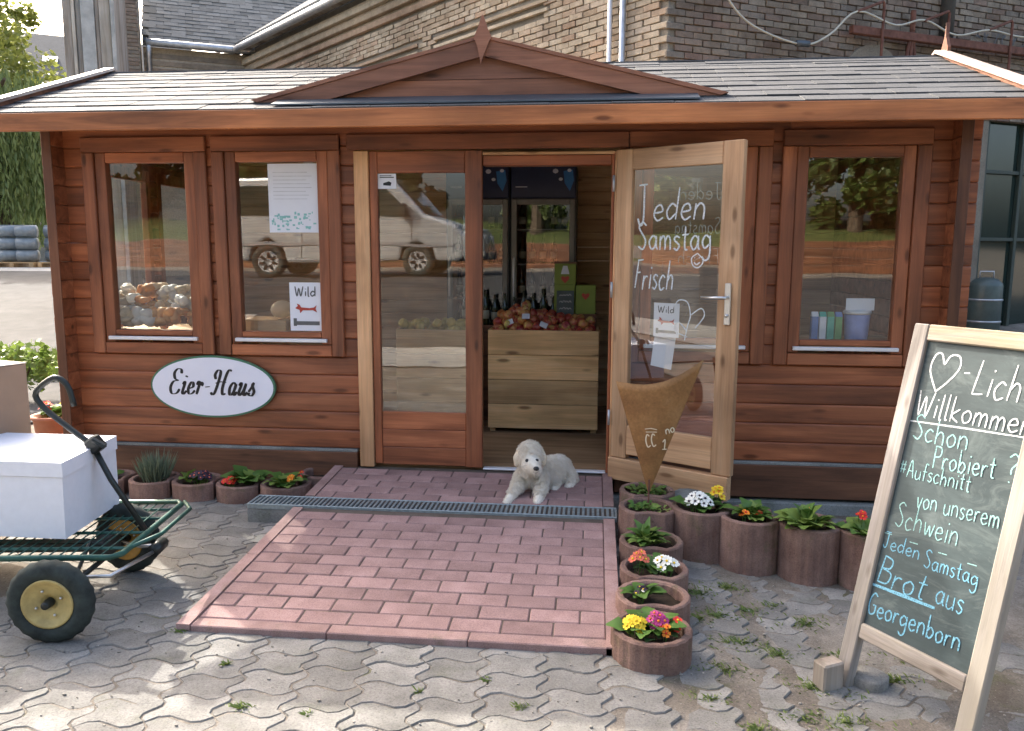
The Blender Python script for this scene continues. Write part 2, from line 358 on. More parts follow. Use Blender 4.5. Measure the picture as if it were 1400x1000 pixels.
apple_red = plain('red_apple', (.3, .03, .03), .35, .5, 0, .5, 14); apple_mix = plain('striped_apple', (.42, .14, .06), .35, .5, 0, .5, 14); apple_yel = plain('yellow_apple', (.55, .42, .12), .4, .5, 0, .2, 14)
box_green = plain('olive_green_carton', (.2, .26, .05), .6, .3, 0, .08, 10); bottle_m = plain('dark_bottle_glass', (.015, .025, .012), .12, .6, 0, .1)
label_c = plain('bottle_label', (.4, .38, .3), .6, .3)
bread_m = leafmat('bread_crust', (.7, .56, .38), (.8, .7, .52), .5, .5); bagm = leafmat('crinkled_bag', (.84, .82, .78), (.9, .89, .86), .6, .3); onion_m = leafmat('orange_net_bag', (.68, .36, .12), (.75, .45, .2), .5, .5)
van_m = plain('silver_van_paint', (.5, .52, .53), .25, .6, .5, .04, 3); tarp_m = plain('grey_plastic_wrap', (.2, .23, .25), .3, .6, 0, .35, 4, .6)
plaster = concrete('old_render', (.3, .27, .22), (.42, .38, .31), 1.5)
skin_m = plain('skin', (.55, .33, .25), .6, .3); pink_m = plain('pink_shirt', (.62, .33, .38), .8, .2); jean_m = plain('dark_jeans', (.03, .05, .08), .85, .2); hair_m = plain('dark_hair', (.03, .02, .015), .7, .3)
def glassmat():
    mt = bpy.data.materials.new('window_glass'); mt.use_nodes = True; t = mt.node_tree; t.nodes.clear()
    o = t.nodes.new('ShaderNodeOutputMaterial'); mx = t.nodes.new('ShaderNodeMixShader'); tr = t.nodes.new('ShaderNodeBsdfTransparent'); gl = t.nodes.new('ShaderNodeBsdfGlossy')
    fr = t.nodes.new('ShaderNodeFresnel'); fr.inputs[0].default_value = 1.52; mu = t.nodes.new('ShaderNodeMath'); mu.operation = 'MULTIPLY'; mu.inputs[1].default_value = 3.3; mu.use_clamp = True
    tr.inputs[0].default_value = (.97, .98, .975, 1); gl.inputs['Roughness'].default_value = 0.0; gl.inputs[0].default_value = (1, 1, 1, 1)
    nz = t.nodes.new('ShaderNodeTexNoise'); nz.inputs['Scale'].default_value = 2.2; nz.inputs['Detail'].default_value = 1; bm_ = t.nodes.new('ShaderNodeBump'); bm_.inputs['Strength'].default_value = .12; bm_.inputs['Distance'].default_value = .01
    tcc = t.nodes.new('ShaderNodeTexCoord'); t.links.new(tcc.outputs['Object'], nz.inputs['Vector']); t.links.new(nz.outputs['Fac'], bm_.inputs['Height']); t.links.new(bm_.outputs[0], gl.inputs['Normal'])
    L = t.links.new; L(fr.outputs[0], mu.inputs[0]); gg = t.nodes.new('ShaderNodeNewGeometry'); iv = t.nodes.new('ShaderNodeMath'); iv.operation = 'SUBTRACT'; iv.inputs[0].default_value = 1; L(gg.outputs['Backfacing'], iv.inputs[1]); m2 = t.nodes.new('ShaderNodeMath'); m2.operation = 'MULTIPLY'; L(mu.outputs[0], m2.inputs[0]); L(iv.outputs[0], m2.inputs[1]); L(m2.outputs[0], mx.inputs[0]); L(tr.outputs[0], mx.inputs[1]); L(gl.outputs[0], mx.inputs[2]); L(mx.outputs[0], o.inputs[0])
    return mt
glass = glassmat()
dark_glass = plain('dark_pane', (.02, .035, .03), .06, .8, 0, .1, 2)

# ------------------------------------------------------------------ handwriting: single-line glyphs
GL = {
'a': (.5, ".4,.4 .22,.5 .03,.28 .14,.02 .32,.1 .4,.4|.4,.5 .4,.12 .48,.0"), 'b': (.48, ".06,1 .05,0|.06,.3 .22,.48 .4,.3 .25,.02 .06,.1"),
'c': (.44, ".38,.42 .2,.5 .03,.26 .16,.0 .4,.08"), 'd': (.52, ".4,.4 .2,.5 .03,.25 .16,.01 .4,.2|.43,1 .41,.0"),
'e': (.46, ".05,.24 .36,.3 .28,.49 .1,.43 .04,.18 .2,.0 .42,.1"), 'f': (.36, ".36,.92 .22,1 .16,.75 .14,0|.02,.52 .32,.54"),
'g': (.5, ".4,.4 .2,.5 .04,.28 .16,.05 .38,.2|.41,.5 .4,-.2 .2,-.38 .03,-.24"), 'h': (.5, ".07,1 .05,0|.05,.28 .22,.5 .38,.38 .4,0"),
'i': (.2, ".1,.5 .09,0|.1,.7 .11,.76"), 'k': (.46, ".07,1 .05,0|.38,.52 .08,.24 .4,0"), 'l': (.2, ".08,1 .07,.06 .17,.0"),
'L': (.5, ".12,1 .06,.02|.06,.02 .45,.05"), 'm': (.66, ".05,.5 .04,0|.04,.3 .18,.5 .3,.38 .3,0|.3,.3 .43,.5 .56,.38 .57,0"),
'n': (.48, ".05,.5 .04,0|.04,.3 .2,.5 .38,.38 .4,0"), 'o': (.46, ".22,.5 .03,.3 .14,.01 .36,.1 .38,.36 .22,.5"),
'p': (.48, ".06,.5 .05,-.38|.06,.36 .22,.5 .4,.28 .24,.02 .06,.1"), 'r': (.36, ".05,.5 .04,0|.04,.26 .16,.46 .32,.46"),
's': (.38, ".33,.44 .16,.5 .06,.37 .3,.18 .2,.0 .03,.07"), 't': (.36, ".17,.85 .15,.1 .3,.02|.0,.55 .32,.57"), 'u': (.48, ".05,.5 .05,.1 .2,.0 .38,.15|.39,.5 .4,0"),
'v': (.42, ".04,.5 .19,.0 .38,.52"), 'w': (.6, ".04,.5 .16,.0 .3,.4 .42,.0 .56,.52"), 'z': (.4, ".04,.48 .36,.48 .04,.02 .38,.03"),
'A': (.6, ".05,0 .28,1 .52,0|.14,.38 .44,.38"), 'B': (.56, ".08,1 .06,0|.08,1 .4,.9 .38,.6 .08,.53|.08,.53 .48,.42 .42,.05 .06,0"),
'E': (.52, ".44,.97 .08,1|.08,1 .06,0|.07,.52 .36,.54|.06,0 .46,.04"), 'F': (.5, ".08,.98 .46,1|.14,.98 .08,0|.1,.54 .36,.56"),
'G': (.58, ".5,.88 .28,1 .05,.6 .15,.05 .45,.1 .48,.45|.3,.45 .52,.45"), 'J': (.5, ".06,.98 .44,1|.3,1 .28,.15 .14,-.02 .02,.16"),
'P': (.52, ".08,1 .06,0|.08,1 .42,.92 .4,.58 .08,.5"), 'S': (.54, ".46,.88 .26,1 .08,.8 .42,.35 .3,.02 .03,.12"),
'W': (.82, ".04,1 .2,.0 .38,.8 .54,.0 .76,1"), 'C': (.5, ".44,.86 .22,1 .04,.55 .16,.02 .46,.12"),
'H': (.62, ".08,1 .06,0|.5,1 .5,0|.06,.5 .5,.52"), '-': (.34, ".04,.36 .3,.38"), '?': (.44, ".05,.85 .22,1 .38,.8 .2,.5 .2,.28|.19,.05 .2,.0"),
'#': (.5, ".15,.85 .1,.15|.36,.85 .31,.15|.02,.62 .46,.64|.0,.35 .44,.37"), '1': (.34, ".06,.75 .22,1 .2,0|.05,0 .36,0"),
'2': (.46, ".05,.82 .22,1 .38,.78 .05,.03 .42,.04"), '4': (.5, ".3,1 .05,.4 .42,.42|.34,.62 .33,0"), '.': (.16, ".08,.0 .09,.03"), '"': (.3, ".1,1 .08,.8|.22,1 .2,.8"), ' ': (.32, ""), ':': (.2, ".1,.1 .1,.14|.1,.4 .1,.44"),
'heart': (1.0, ".32,-.15 .02,.45 .08,.9 .26,.98 .4,.66|.4,.66 .55,.95 .8,.95 .86,.62 .62,.2 .32,-.15"),
'smile': (.7, ".35,.7 .05,.45 .15,.08 .45,.02 .66,.35 .35,.7|.2,.5 .21,.45|.45,.5 .46,.45|.18,.25 .32,.15 .5,.27"),
}
def crom(p, k=5):
    if len(p) < 3: return [p[0]+(p[-1]-p[0])*i/3 for i in range(4)]
    q = [p[0]*2-p[1]]+p+[p[-1]*2-p[-2]]; out = []
    for i in range(1, len(q)-2):
        for j in range(k):
            t = j/k; a, b, c, d = q[i-1:i+3]
            out.append(.5*((2*b)+(c-a)*t+(2*a-5*b+4*c-d)*t*t+(3*b-a-3*c+d)*t**3))
    return out+[p[-1]]
def glyph_strokes(tokens, size, width_scale=1.0, slant=0.0, jit=0.0, space=.06):
    x = 0; res = []
    for ch in tokens:
        wd, st = GL[ch]
        dy = random.uniform(-jit, jit)
        for s_ in (st.split('|') if st else []):
            pts = [Vector((float(a.split(',')[0])*width_scale+x, float(a.split(',')[1])+dy)) for a in s_.split()]
            pts = [Vector(((p.x+slant*p.y)*size, p.y*size)) for p in pts]
            res.append(crom(pts))
        x += (wd+space)*width_scale
    return res, x*size
def ribbons(mb, strokes, ox, oy, wd, rot=0, z0=.0, calli=None, mi=0):
    c, s = math.cos(rot), math.sin(rot)
    for k, st in enumerate(strokes):
        vs = []; n = len(st)
        for i, p in enumerate(st):
            d = (st[min(i+1, n-1)]-st[max(i-1, 0)])
            if d.length < 1e-9: d = Vector((1, 0))
            d.normalize(); nn = Vector((-d.y, d.x))
            h = wd/2
            if calli: h = wd/2*(calli+(1-calli)*abs(d.y)**1.5)
            if i in (0, n-1): h *= .7
            for q in (p+nn*h, p-nn*h):
                vs.append((ox+q.x*c-q.y*s, oy+q.x*s+q.y*c, z0+.00012*(k+1)))
        mb.add(vs, [(2*i, 2*i+1, 2*i+3, 2*i+2) for i in range(n-1)], mi)
def write(mb, txt, size, ox, oy, wd, rot=0, ws=1.0, slant=0, jit=.035, z0=0, calli=None, mi=0, fit=None):
    st, L = glyph_strokes(txt, size, ws, slant, jit)
    if fit: ws *= fit/L; st, L = glyph_strokes(txt, size, ws, slant, jit)
    ribbons(mb, st, ox, oy, wd, rot, z0, calli, mi)

# ------------------------------------------------------------------ ground and streets
def gh(x, y):
    h = -.05*sstep((x-.6)/1.1)*(1-sstep((y-.2)/1.5))
    h += 1.0*sstep((y-2)/13)
    h += .95*sstep((-y-5.8)/4.5)
    h += 1.7*sstep((-y-17)/8)
    return h
from mathutils import noise as mn
def axis_pts(lo, hi, step, far, grow=1.25):
    a = [lo+i*step for i in range(int((hi-lo)/step)+1)]; d = step; p = a[-1]
    while p < far: d *= grow; p += d; a.append(p)
    d = step; p = a[0]
    while p > -far: d *= grow; p -= d; a.insert(0, p)
    return a
def sheet(name, xs, ys, zf, mat, kind='structure'):
    nx, ny = len(xs), len(ys)
    vs = [(x, y, zf(x, y)) for y in ys for x in xs]
    fs = [(j*nx+i, j*nx+i+1, (j+1)*nx+i+1, (j+1)*nx+i) for j in range(ny-1) for i in range(nx-1)]
    mb = MB(); mb.v = vs; mb.f = fs; mb.m = [0]*len(fs); mb.r = [0]*len(fs)
    o = mb.build(name, mat, None, True, False); tag(o, kind=kind); return o
def zg(x, y):
    z = gh(x, y)
    if -3.4 < x < 3.6 and -3.2 < y < .3:
        n = mn.noise(Vector((x*2.3, y*2.8, 0)))*.7+mn.noise(Vector((x*7, y*7, 3)))*.35+mn.noise(Vector((x*21, y*21, 3)))*.2; nn_ = mn.noise(Vector((x*1.5, y*1.5, 7)))
        cover = max(sstep((x+nn_*.5-.75)/.8), .6*sstep((-1.3-x)/.6), .2)
        z += -.0055+cover*(.0055+.010*n)+.002*n
    else: z -= .013
    return z
sheet('ground', axis_pts(-3.6, 3.8, .035, 150), axis_pts(-3.3, .4, .035, 150), zg, ground_m)
def patch(name, x0, x1, y0, y1, mat, dz, n=24, m=24):
    xs = [x0+(x1-x0)*i/n for i in range(n+1)]; ys = [y0+(y1-y0)*i/m for i in range(m+1)]
    return sheet(name, xs, ys, lambda x, y: gh(x, y)+dz, mat)
patch('street', -60, -4.1, -4.6, 13.5, asphalt_m, .006, 40, 60)
patch('sunlit_yard', -70, -4.1, 13.504, 40, yard_m, .006, 40, 60)  # sunlit stretch of ground drawn as a paler sheet
patch('road', -60, 60, -17, -6.6, asphalt_m, .006, 30, 60)
patch('grass_bank', -60, 60, -40, -17.004, grass_m, .02, 30, 60)
patch('sandy_path', -60, 60, -6.59, -5.2, yard_m, .004, 30, 20)
patch('grass_strip', 1.2, 40, -4.9+-.29, -4.4, grass_m, .02, 30, 6)

# grey wavy pavers, one object each
pav = root('paving', kind='structure')
A, B = Vector((.205, .05)), Vector((-.012, .128))
def paver_mesh():
    pts = []; n = 6
    def edge(p, d, amp, rev):
        out = []
        nn = Vector((-d.y, d.x)).normalized()
        for i in range(n):
            t = i/n; tt = 1-t if rev else t
            out.append(p+d*tt+nn*amp*math.sin(2*math.pi*tt))
        return out
    O = -(A+B)/2
    pts += edge(O, A, .025, False); pts += edge(O+A, B, .023, False)
    pts += edge(O+B, A, .025, True); pts += edge(O, B, .023, True)
    def off(k, d):
        N = len(pts); a = pts[(k-1) % N]; b = pts[(k+1) % N]; t = (b-a).normalized(); return pts[k]+Vector((-t.y, t.x))*d
    N = len(pts)
    top = [off(k, .006) for k in range(N)]; bot = [off(k, .0025) for k in range(N)]
    vs = [(p.x, p.y, 0) for p in top]+[(p.x, p.y, -.005) for p in bot]+[(p.x, p.y, -.05) for p in bot]
    mb = MB(); mb.add(vs, [tuple(range(N))]+[(N+i, N+(i+1) % N, (i+1) % N, i) for i in range(N)]+[(2*N+i, 2*N+(i+1) % N, N+(i+1) % N, N+i) for i in range(N)])
    return mb.mesh('paver', paver_m, recalc=False)
pm = paver_mesh(); cnt = 0; stuffp = MB(); cells = []
for i in range(-30, 30):
    for j in range(-30, 30):
        p = A*i+B*j+Vector((-.3, -1.3))
        if not (-2.75 < p.x < 2.6 and -2.85 < p.y < -.12): continue
        if -.84 < p.x < .7 and p.y > -1.8: continue
        cells.append(p)
cells.sort(key=lambda p: (p-Vector((.3, -2.9))).length)
for p in cells:
    z = gh(p.x, p.y)+random.uniform(-.0025, .0015); rot = (random.uniform(-.014, .014), random.uniform(-.014, .014), random.uniform(-.02, .02))
    if cnt < 300: inst('paver', pm, pav, (p.x, p.y, z), rot)
    else:
        M_ = Matrix.Translation((p.x, p.y, z)) @ Euler(rot).to_matrix().to_4x4(); r_ = random.random()
        stuffp.add([M_ @ v.co for v in pm.vertices], [tuple(f.vertices) for f in pm.polygons], 0, r_)
    cnt += 1
if stuffp.v: tag(stuffp.build('far_paver', paver_m, pav, recalc=False, attr=True), kind='stuff')

# red ramp
ramp = root('ramp', (0, 0, 0), kind='structure')
def rz_(y): return .024+(.115)*sstep_lin((y+1.87)/1.87)
def sstep_lin(t): return max(0, min(1, t))
RX0, RX1 = -.912, .782
bed = MB()
bed.prism([(-1.9, -.12), (0.0, -.12), (0.0, rz_(0)-.006), (-1.9, rz_(-1.9)-.006)], 'x', RX0+.02, RX1-.01); bed.build('mortar_bed', mortar_m, ramp)
slope = math.atan(.115/1.87)
bk = MB(); bk.box(-.0975, .0975, -.0475, .0475, -.05, 0, .004); bkm = bk.mesh('brick', red_paver)
hb = MB(); hb.box(-.0475, .0475, -.0475, .0475, -.05, 0, .004); hbm = hb.mesh('brick', red_paver)
row = 0; y = -1.81
while y < -.03:
    if -.72 < y < -.5:
        y += .1 if False else .0
    x = RX0+.042+(.1 if row % 2 == 0 else .2)
    if row % 2: inst('brick', hbm, ramp, (RX0+.092, y, rz_(y)+random.uniform(-.001, .001)), (slope, 0, 0))
    while x < RX1-.14:
        dz = random.uniform(-.0015, .0015)
        inst('brick', bkm, ramp, (x+.0, y, rz_(y)+dz), (slope+random.uniform(-.006, .006), random.uniform(-.005, .005), random.uniform(-.008, .008)))
        x += .2
    if x < RX1-.04: inst('brick', hbm, ramp, (x-.05, y, rz_(y)), (slope, 0, 0))
    row += 1
    y += .1
    if abs(y+.71) < .04: y = -.505  # gap for the drain
kb = MB()
for (x0, x1) in ((RX0-.012, RX0+.042), (RX1-.052, RX1+.004)):
    for (a, b) in ((-1.93, -1.30), (-1.295, -.715), (-.54, .0)):
        mb = MB(); mb.prism([(a, -.12), (b, -.12), (b, rz_(b)+.004), (a, rz_(a)+.004)], 'x', x0, x1); mb.build('kerb_stone', red_kerb, ramp)
for k in range(3):
    a = RX0+.044+k*.543; mb = MB(); mb.box(a, a+.54, -1.93, -1.862, -.12, rz_(-1.87)+.001, .004); mb.build('kerb_stone', red_kerb, ramp)
# drain grate
dr = root('drain_grate', (-1.19, -.705, 0), label='long galvanised drain grate lying across the red ramp below the door', cat='drain grate')
dz = rz_(-.62)+.004
fr = MB(); W = 1.99
fr.box(0, W, 0, .012, -.03+dz, dz, .002); fr.box(0, W, .148, .16, -.03+dz, dz, .002); fr.box(0, .012, .012, .148, -.03+dz, dz-.001); fr.box(W-.012, W, .012, .148, -.03+dz, dz-.001)
fr.build('grate_frame', galv, dr)
sl = MB(); k = 0; x = .03
while x < W-.02:
    xf = frame((x, 0, 0), (1, 0, 0)); sl.box(x-.0065, x+.0065, .0125, .1475, dz-.012, dz-.002, .001); x += .0255
tag(sl.build('grate_bars', galv, dr), kind='stuff')
vo = MB(); vo.box(.12, W-.012, .012, .148, dz-.07, dz-.035); vo.build('drain_shade', black_void, dr)  # black slab standing in for the shade below the bars
vo = MB(); vo.box(.0, .32, .002, .011, -.03, dz-.031); vo.box(.0, .32, .149, .158, -.03, dz-.031); vo.box(.0, .011, .012, .148, -.03, dz-.031); vo.build('channel_wall', found_m, dr)

# ------------------------------------------------------------------ the wooden hut
hut = root('garden_hut', (0, 0, 0), label='reddish brown log garden hut with shingle roof, pediment and open glass door', cat='garden hut')
LH = .1145; Z0 = .245
OPEN = [(-2.47, -1.75, .81, 2.1), (-1.61, -.90, .81, 2.1), (.90, 1.61, .81, 2.1), (1.75, 2.47, .81, 2.1), (-.76, .79, 0, 2.06)]
def log(x0, x1, z, mat=None):
    mb = MB(); d = random.uniform(-.0012, .0012)
    # rounded face profile
    y0, y1 = -.002+d, .043; h = LH-.0015
    prof = [(y1, z), (y0+.007, z), (y0+.001, z+.007), (y0, z+.02), (y0, z+h-.02), (y0+.001, z+h-.007), (y0+.007, z+h), (y1, z+h)]
    mb.prism(prof, 'x', x0, x1, 0)
    return mb.build('log', mat or stain_x, hut)
for k in range(18):
    z = Z0+k*LH; c = z+LH/2
    xs = [(-2.735, 2.74)]
    for (a, b, lo, hi) in OPEN:
        if lo < c < hi:
            nx = []
            for (p, q) in xs:
                if b <= p or a >= q: nx.append((p, q))
                else:
                    if p < a: nx.append((p, a))
                    if q > b: nx.append((b, q))
            xs = nx
    out = []
    for (p, q) in xs:   # plank joints in the longer runs
        if q-p > 2.4:
            m = random.uniform(p+.9, q-.9); out += [(p, m-.0008), (m+.0008, q)]
        else: out.append((p, q))
    for p, q in out: log(p, q, z)
# side wall logs with protruding ends, and the rear wall
D = 2.1
for sx in (-1, 1):
    xw = 2.61*sx
    for k in range(18):
        z = Z0+k*LH+LH*.0
        mb = MB(); segs = [(-.125, D+.1)]
        if sx < 0 and .93 < z+LH/2 < 2.0: segs = [(-.125, .36), (.93, 1.03), (1.62, D+.1)]
        for (a, b) in segs: mb = MB(); mb.box(xw-.022, xw+.022, a, b, z+.0005, z+LH-.001, .006); mb.build('side_log', stain_x, hut)
    pe = MB(); pe.box(xw-.03, xw+.03, -.132, -.126, .25, 2.25, .002); pe.build('shaded_log_ends', dark_z, hut)  # dark strip over the log ends, shadow included in its colour
rw = MB()
for k in range(18): rw.box(-2.73, 2.73, D-.02, D+.025, Z0+k*LH, Z0+LH*(k+1)-.001, .006)
rw.box(-2.73, 2.73, D-.02, D+.025, -.1, Z0-.001, .006)
tag(rw.build('rear_wall', inner_x, hut), kind='stuff')
# wooden floor of the room
fl = MB(); fl.box(-2.58, 2.58, .046, D-.025, .08, .148); fl.build('floor', floor_m, hut)
bb = MB()
for (a, b) in ((-2.66, -.78), (.8, 2.66)):
    t = MB(); t.box(a, b, -.028, .03, .03, .226, .004); t.build('base_board', dark_x, hut)
    t = MB(); t.box(a, b, -.02, .03, .2265, .2425, .002); t.build('base_strip', found_m, hut)
    t = MB(); t.box(a-.02, b, -.06, .05, -.14, .012, .006); t.build('foundation', found_m, hut)
for sx in (-1, 1):
    t = MB(); t.box(2.64*sx-.03, 2.64*sx+.03, .05, D, -.1, .24, .004); t.build('base_board', dark_x, hut)
# window units
def window(xc, label=None):
    a, b = xc-.36, xc+.36     # trim outer
    w_ = inst('window', None, hut); w_.empty_display_size = .1
    w_.name = 'window'
    for x0, x1 in ((a-.035, a+.04), (b-.04, b+.035)):
        t = MB(); t.box(x0, x1, -.034, -.004, .822, 2.045, .005); t.build('trim_board', stain_z, w_)
    t = MB(); t.box(a-.035, b+.035, -.036, -.004, 2.047, 2.135, .005); t.build('trim_board', stain_x, w_)
    t = MB(); t.box(a+.042, b-.042, -.03, -.004, .822, .89, .005); t.build('trim_board', stain_x, w_)
    g0, g1 = xc-.252, xc+.252
    for x0, x1 in ((a+.043, g0), (g1, b-.043)): f = MB(); f.box(x0, x1, -.018, .045, .893, 2.045, .004); f.build('sash_stile', stain_z, w_)
    for za_, zb_ in ((1.985, 2.045), (.934, .968)): f = MB(); f.box(g0+.001, g1-.001, -.018, .045, za_, zb_, .004); f.build('sash_rail', stain_x, w_)
    t = MB(); t.box(a+.07, b-.07, -.042, -.0185, .908, .93, .003); t.build('drip_rail', alu, w_)
    p = MB(); p.box(g0-.003, g1+.003, .010, .014, .962, 1.99); p.build('pane', glass, w_)
    return w_
for xc in (-2.065, -1.24, 1.24, 2.085): window(xc)
# door frame
def part(name, mat, *a, c=.004, **k):
    t = MB(); t.box(*a, c=c); return t.build(name, mat, k.get('parent', hut))
part('door_jamb', spruce_z, -.76, -.672, -.032, .045, .14, 2.04)
part('door_jamb', stain_z, .748, .765, -.012, .045, .14, 2.03); part('door_jamb', spruce_z, .7655, .79, -.03, .045, .14, 2.03)
part('door_lintel', spruce_x, .003, .7645, -.02, .0, 2.013, 2.03); part('door_lintel', stain_x, .003, .747, .0005, .09, 1.955, 2.0125)
part('door_lintel', stain_x, -.80, .84, -.036, -.004, 2.046, 2.135)
part('threshold', alu, .003, .747, -.02, .03, .139, .151)
ch = MB(); ch.box(-.87, -.845, -.03, -.004, 2.02, 2.12); ch.build('header_bracket', dark_z, hut)
ch = MB(); ch.box(.84, .865, -.03, -.004, 2.02, 2.12); ch.build('header_bracket', dark_z, hut)
# closed left leaf
lf = inst('door_leaf', None, hut)
part('door_stile', stain_z, -.668, -.622, -.02, .025, .16, 2.04, parent=lf); part('door_stile', stain_z, -.1, .0, -.02, .025, .152, 2.04, parent=lf)
part('door_rail', stain_x, -.6215, -.1005, -.018, .023, 1.915, 2.038, parent=lf)
for k in range(3): part('door_panel_board', stain_x, -.6215, -.1005, -.014+.001*k, .02, .156+k*.111, .156+(k+1)*.111-.001, parent=lf)
p = MB(); p.box(-.624, -.098, .0, .004, .486, 1.918); p.build('pane', glass, lf)
st_ = MB(); st_.box(-.622, -.512, -.0035, -.0005, 1.825, 1.912); st_.build('sticker', paper, lf)
st_ = MB(); st_.prism([(-.59, 1.845), (-.545, 1.842), (-.54, 1.86), (-.556, 1.868), (-.575, 1.862), (-.59, 1.858)], 'y', -.0045, -.0038); st_.box(-.61, -.525, -.0045, -.0038, 1.888, 1.893); st_.box(-.61, -.54, -.0045, -.0038, 1.898, 1.902); st_.build('sticker_print', ink, lf)
# open right leaf, bare wood
ol = root('x', (.785, -.035, 0)); ol.name = 'open_door_leaf'; ol.parent = hut; ol.rotation_euler = (0, 0, R(-31.3))
ol['label'] = 'open bare wood glass door leaf with chalk pen writing'
LW = .74
part('door_stile', spruce_z, 0, .1, -.022, .022, .26, 2.03, parent=ol); part('door_stile', spruce_z, LW-.112, LW, -.022, .022, .26, 2.03, parent=ol)
part('door_rail', spruce_x, .1005, LW-.1125, -.021, .021, 1.915, 2.029, parent=ol)
part('door_rail', spruce_x, .1005, LW-.1125, -.021, .021, .285, .46, parent=ol)
part('door_bottom_board', spruce_x, -.01, LW-.01, -.036, .0215, .125, .258, parent=ol)
p = MB(); p.box(.098, LW-.11, -.003, .001, .458, 1.918); p.build('pane', glass, ol)
hd = MB(); hd.box(LW-.07, LW-.036, -.034, -.0225, 1.08, 1.30, .004); hd.build('handle_plate', steel, ol)
hd = MB(); hd.tube([(LW-.053, -.034, 1.225), (LW-.053, -.075, 1.225), (LW-.06, -.08, 1.225), (LW-.18, -.08, 1.222)], .009, 10); hd.build('door_handle', steel, ol, True)
hd = MB(); hd.tube([(LW-.053, -.0345, 1.13), (LW-.053, -.044, 1.13)], .01, 10); hd.build('key_cylinder', steel, ol, True)
for z in (.45, 1.2, 1.8):
    hd = MB(); hd.tube([(-.012, -.03, z), (-.012, -.03, z+.09)], .008, 8); hd.build('hinge', zinc, ol, True)
def leafxf(u, z, y=-.0045): return frame((u, y, z), (1, 0, 0), (0, 0, 1), (0, -1, 0))
tx = MB()
write(tx, 'J', .22, .13, 1.62, .011, ws=.62); write(tx, 'eden', .17, .225, 1.635, .010, fit=.32, slant=.1)
write(tx, 'Samstag', .15, .135, 1.475, .010, fit=.45, rot=.0)
write(tx, 'Frisch', .16, .118, 1.255, .009, fit=.25, slant=.1); write(tx, ['smile'], .11, .46, 1.375, .007)
ribbons(tx, [crom([Vector(q) for q in ((.44, .98), (.455, 1.06), (.47, 1.12), (.45, 1.19), (.4, 1.2), (.37, 1.16))]), crom([Vector(q) for q in ((.47, 1.12), (.53, 1.16), (.55, 1.12), (.5, 1.05))]), crom([Vector(q) for q in ((.455, 1.03), (.40, 1.08), (.38, 1.03), (.455, 1.0))])], 0, 0, .006)
tx.build('window_writing', chalk_w, ol, recalc=False).matrix_local = frame((0, -.0045, 0), (1, 0, 0), (0, 0, 1), (0, -1, 0))
# reflection of the door writing, drawn as faint mirrored strokes
def scribble(mb, x0, x1, z, h, wd, n=None):
    n = n or int((x1-x0)/(h*.55)); pts = []
    for k in range(n*2+1):
        pts.append(Vector((x0+(x1-x0)*k/(2*n)+random.uniform(-.2, .2)*h*.4, z+(h*random.uniform(.5, 1) if k % 2 else random.uniform(0, .15)*h))))
    m = max(1, len(pts)//5)
    for a in range(0, len(pts)-2, m+1): ribbons(mb, [crom(pts[a:a+m+2])], 0, 0, wd, z0=.0001*(a+1))
tx = MB()
write(tx, 'Jeden', .085, .13, 1.74, .0045, fit=.25, jit=.03); write(tx, 'Samstag', .085, .13, 1.56, .0045, fit=.27, jit=.03); write(tx, 'Frisch', .08, .13, 1.4, .0045, fit=.25, jit=.03)
tx.build('reflected_writing', plain('reflected_pen', (.3, .31, .27), .9, .1), ol, recalc=False).matrix_local = frame((.75, .0025, 0), (-1, 0, 0), (0, 0, 1), (0, 1, 0))
def poster(parent, x0, x1, z0, z1, y, kind):
    t = MB(); t.box(x0, x1, y, y+.0015, z0, z1); p_ = t.build('poster', paper, parent)
    W_, H_ = x1-x0, z1-z0
    sub = parent if parent is not hut else p_
    if kind == 'wild':
        t = MB(); write(t, ['W', 'i', 'l', 'd'], H_*.2, x0+W_*.16, z0+H_*.72, H_*.028, fit=W_*.68, jit=0)
        ob = t.build('lettering', grey_ink, sub, recalc=False); ob.matrix_local = frame((0, y-.001, 0), (1, 0, 0), (0, 0, 1), (0, -1, 0))
        cx, cz, s = x0+W_*.5, z0+H_*.45, W_*.34
        an = [(-1, .1), (-.75, .35), (-.85, .6), (-.6, .5), (-.45, .2), (.3, .12), (.7, .2), (.95, .45), (.85, .05), (.98, -.35), (.6, -.1), (.2, -.12), (-.3, -.12), (-.55, -.45), (-.6, -.1)]
        t = MB(); t.prism([(cx+a*s, cz+b*s*.8) for a, b in an], 'y', y-.0016, y-.0008); t.build('animal_print', red_ink, sub)
        t = MB(); t.box(x0+W_*.2, x1-W_*.1, y-.0014, y-.0007, z0+H_*.12, z0+H_*.2); t.box(x0+W_*.1, x0+W_*.2, y-.0018, y-.001, z0+H_*.1, z0+H_*.26); t.build('print_strip', grey_ink, sub)
    if kind == 'sheet':
        t = MB()
        for k in range(8): t.box(x0+W_*.1, x1-W_*(.1+.15*random.random()), y-.001, y-.0005, z1-H_*(.12+.055*k), z1-H_*(.125+.055*k)-.002)
        t.build('print_lines', plain('pale_grey_print', (.55, .56, .6), .7), sub)
        t = MB()
        for k in range(60):
            a, b = x0+W_*random.uniform(.04, .9), z0+H_*random.uniform(.03, .28); t.box(a, a+W_*random.uniform(.02, .07), y-.0008-.00001*k, y-.0004, b, b+H_*random.uniform(.01, .04))
        t.build('picture_print', teal_ink, sub)
    return p_
poster(hut, -1.19, -.985, .975, 1.27, .005, 'wild')
poster(hut, -1.30, -.992, 1.57, 1.975, .006, 'sheet')
poster(ol, .245, .40, .99, 1.18, .004, 'wild')
t = MB(); t.box(.12, .25, .03, .0315, .84, 1.06, xf=Matrix.Rotation(.12, 4, 'Y')); t.build('paper_note', paper, ol)
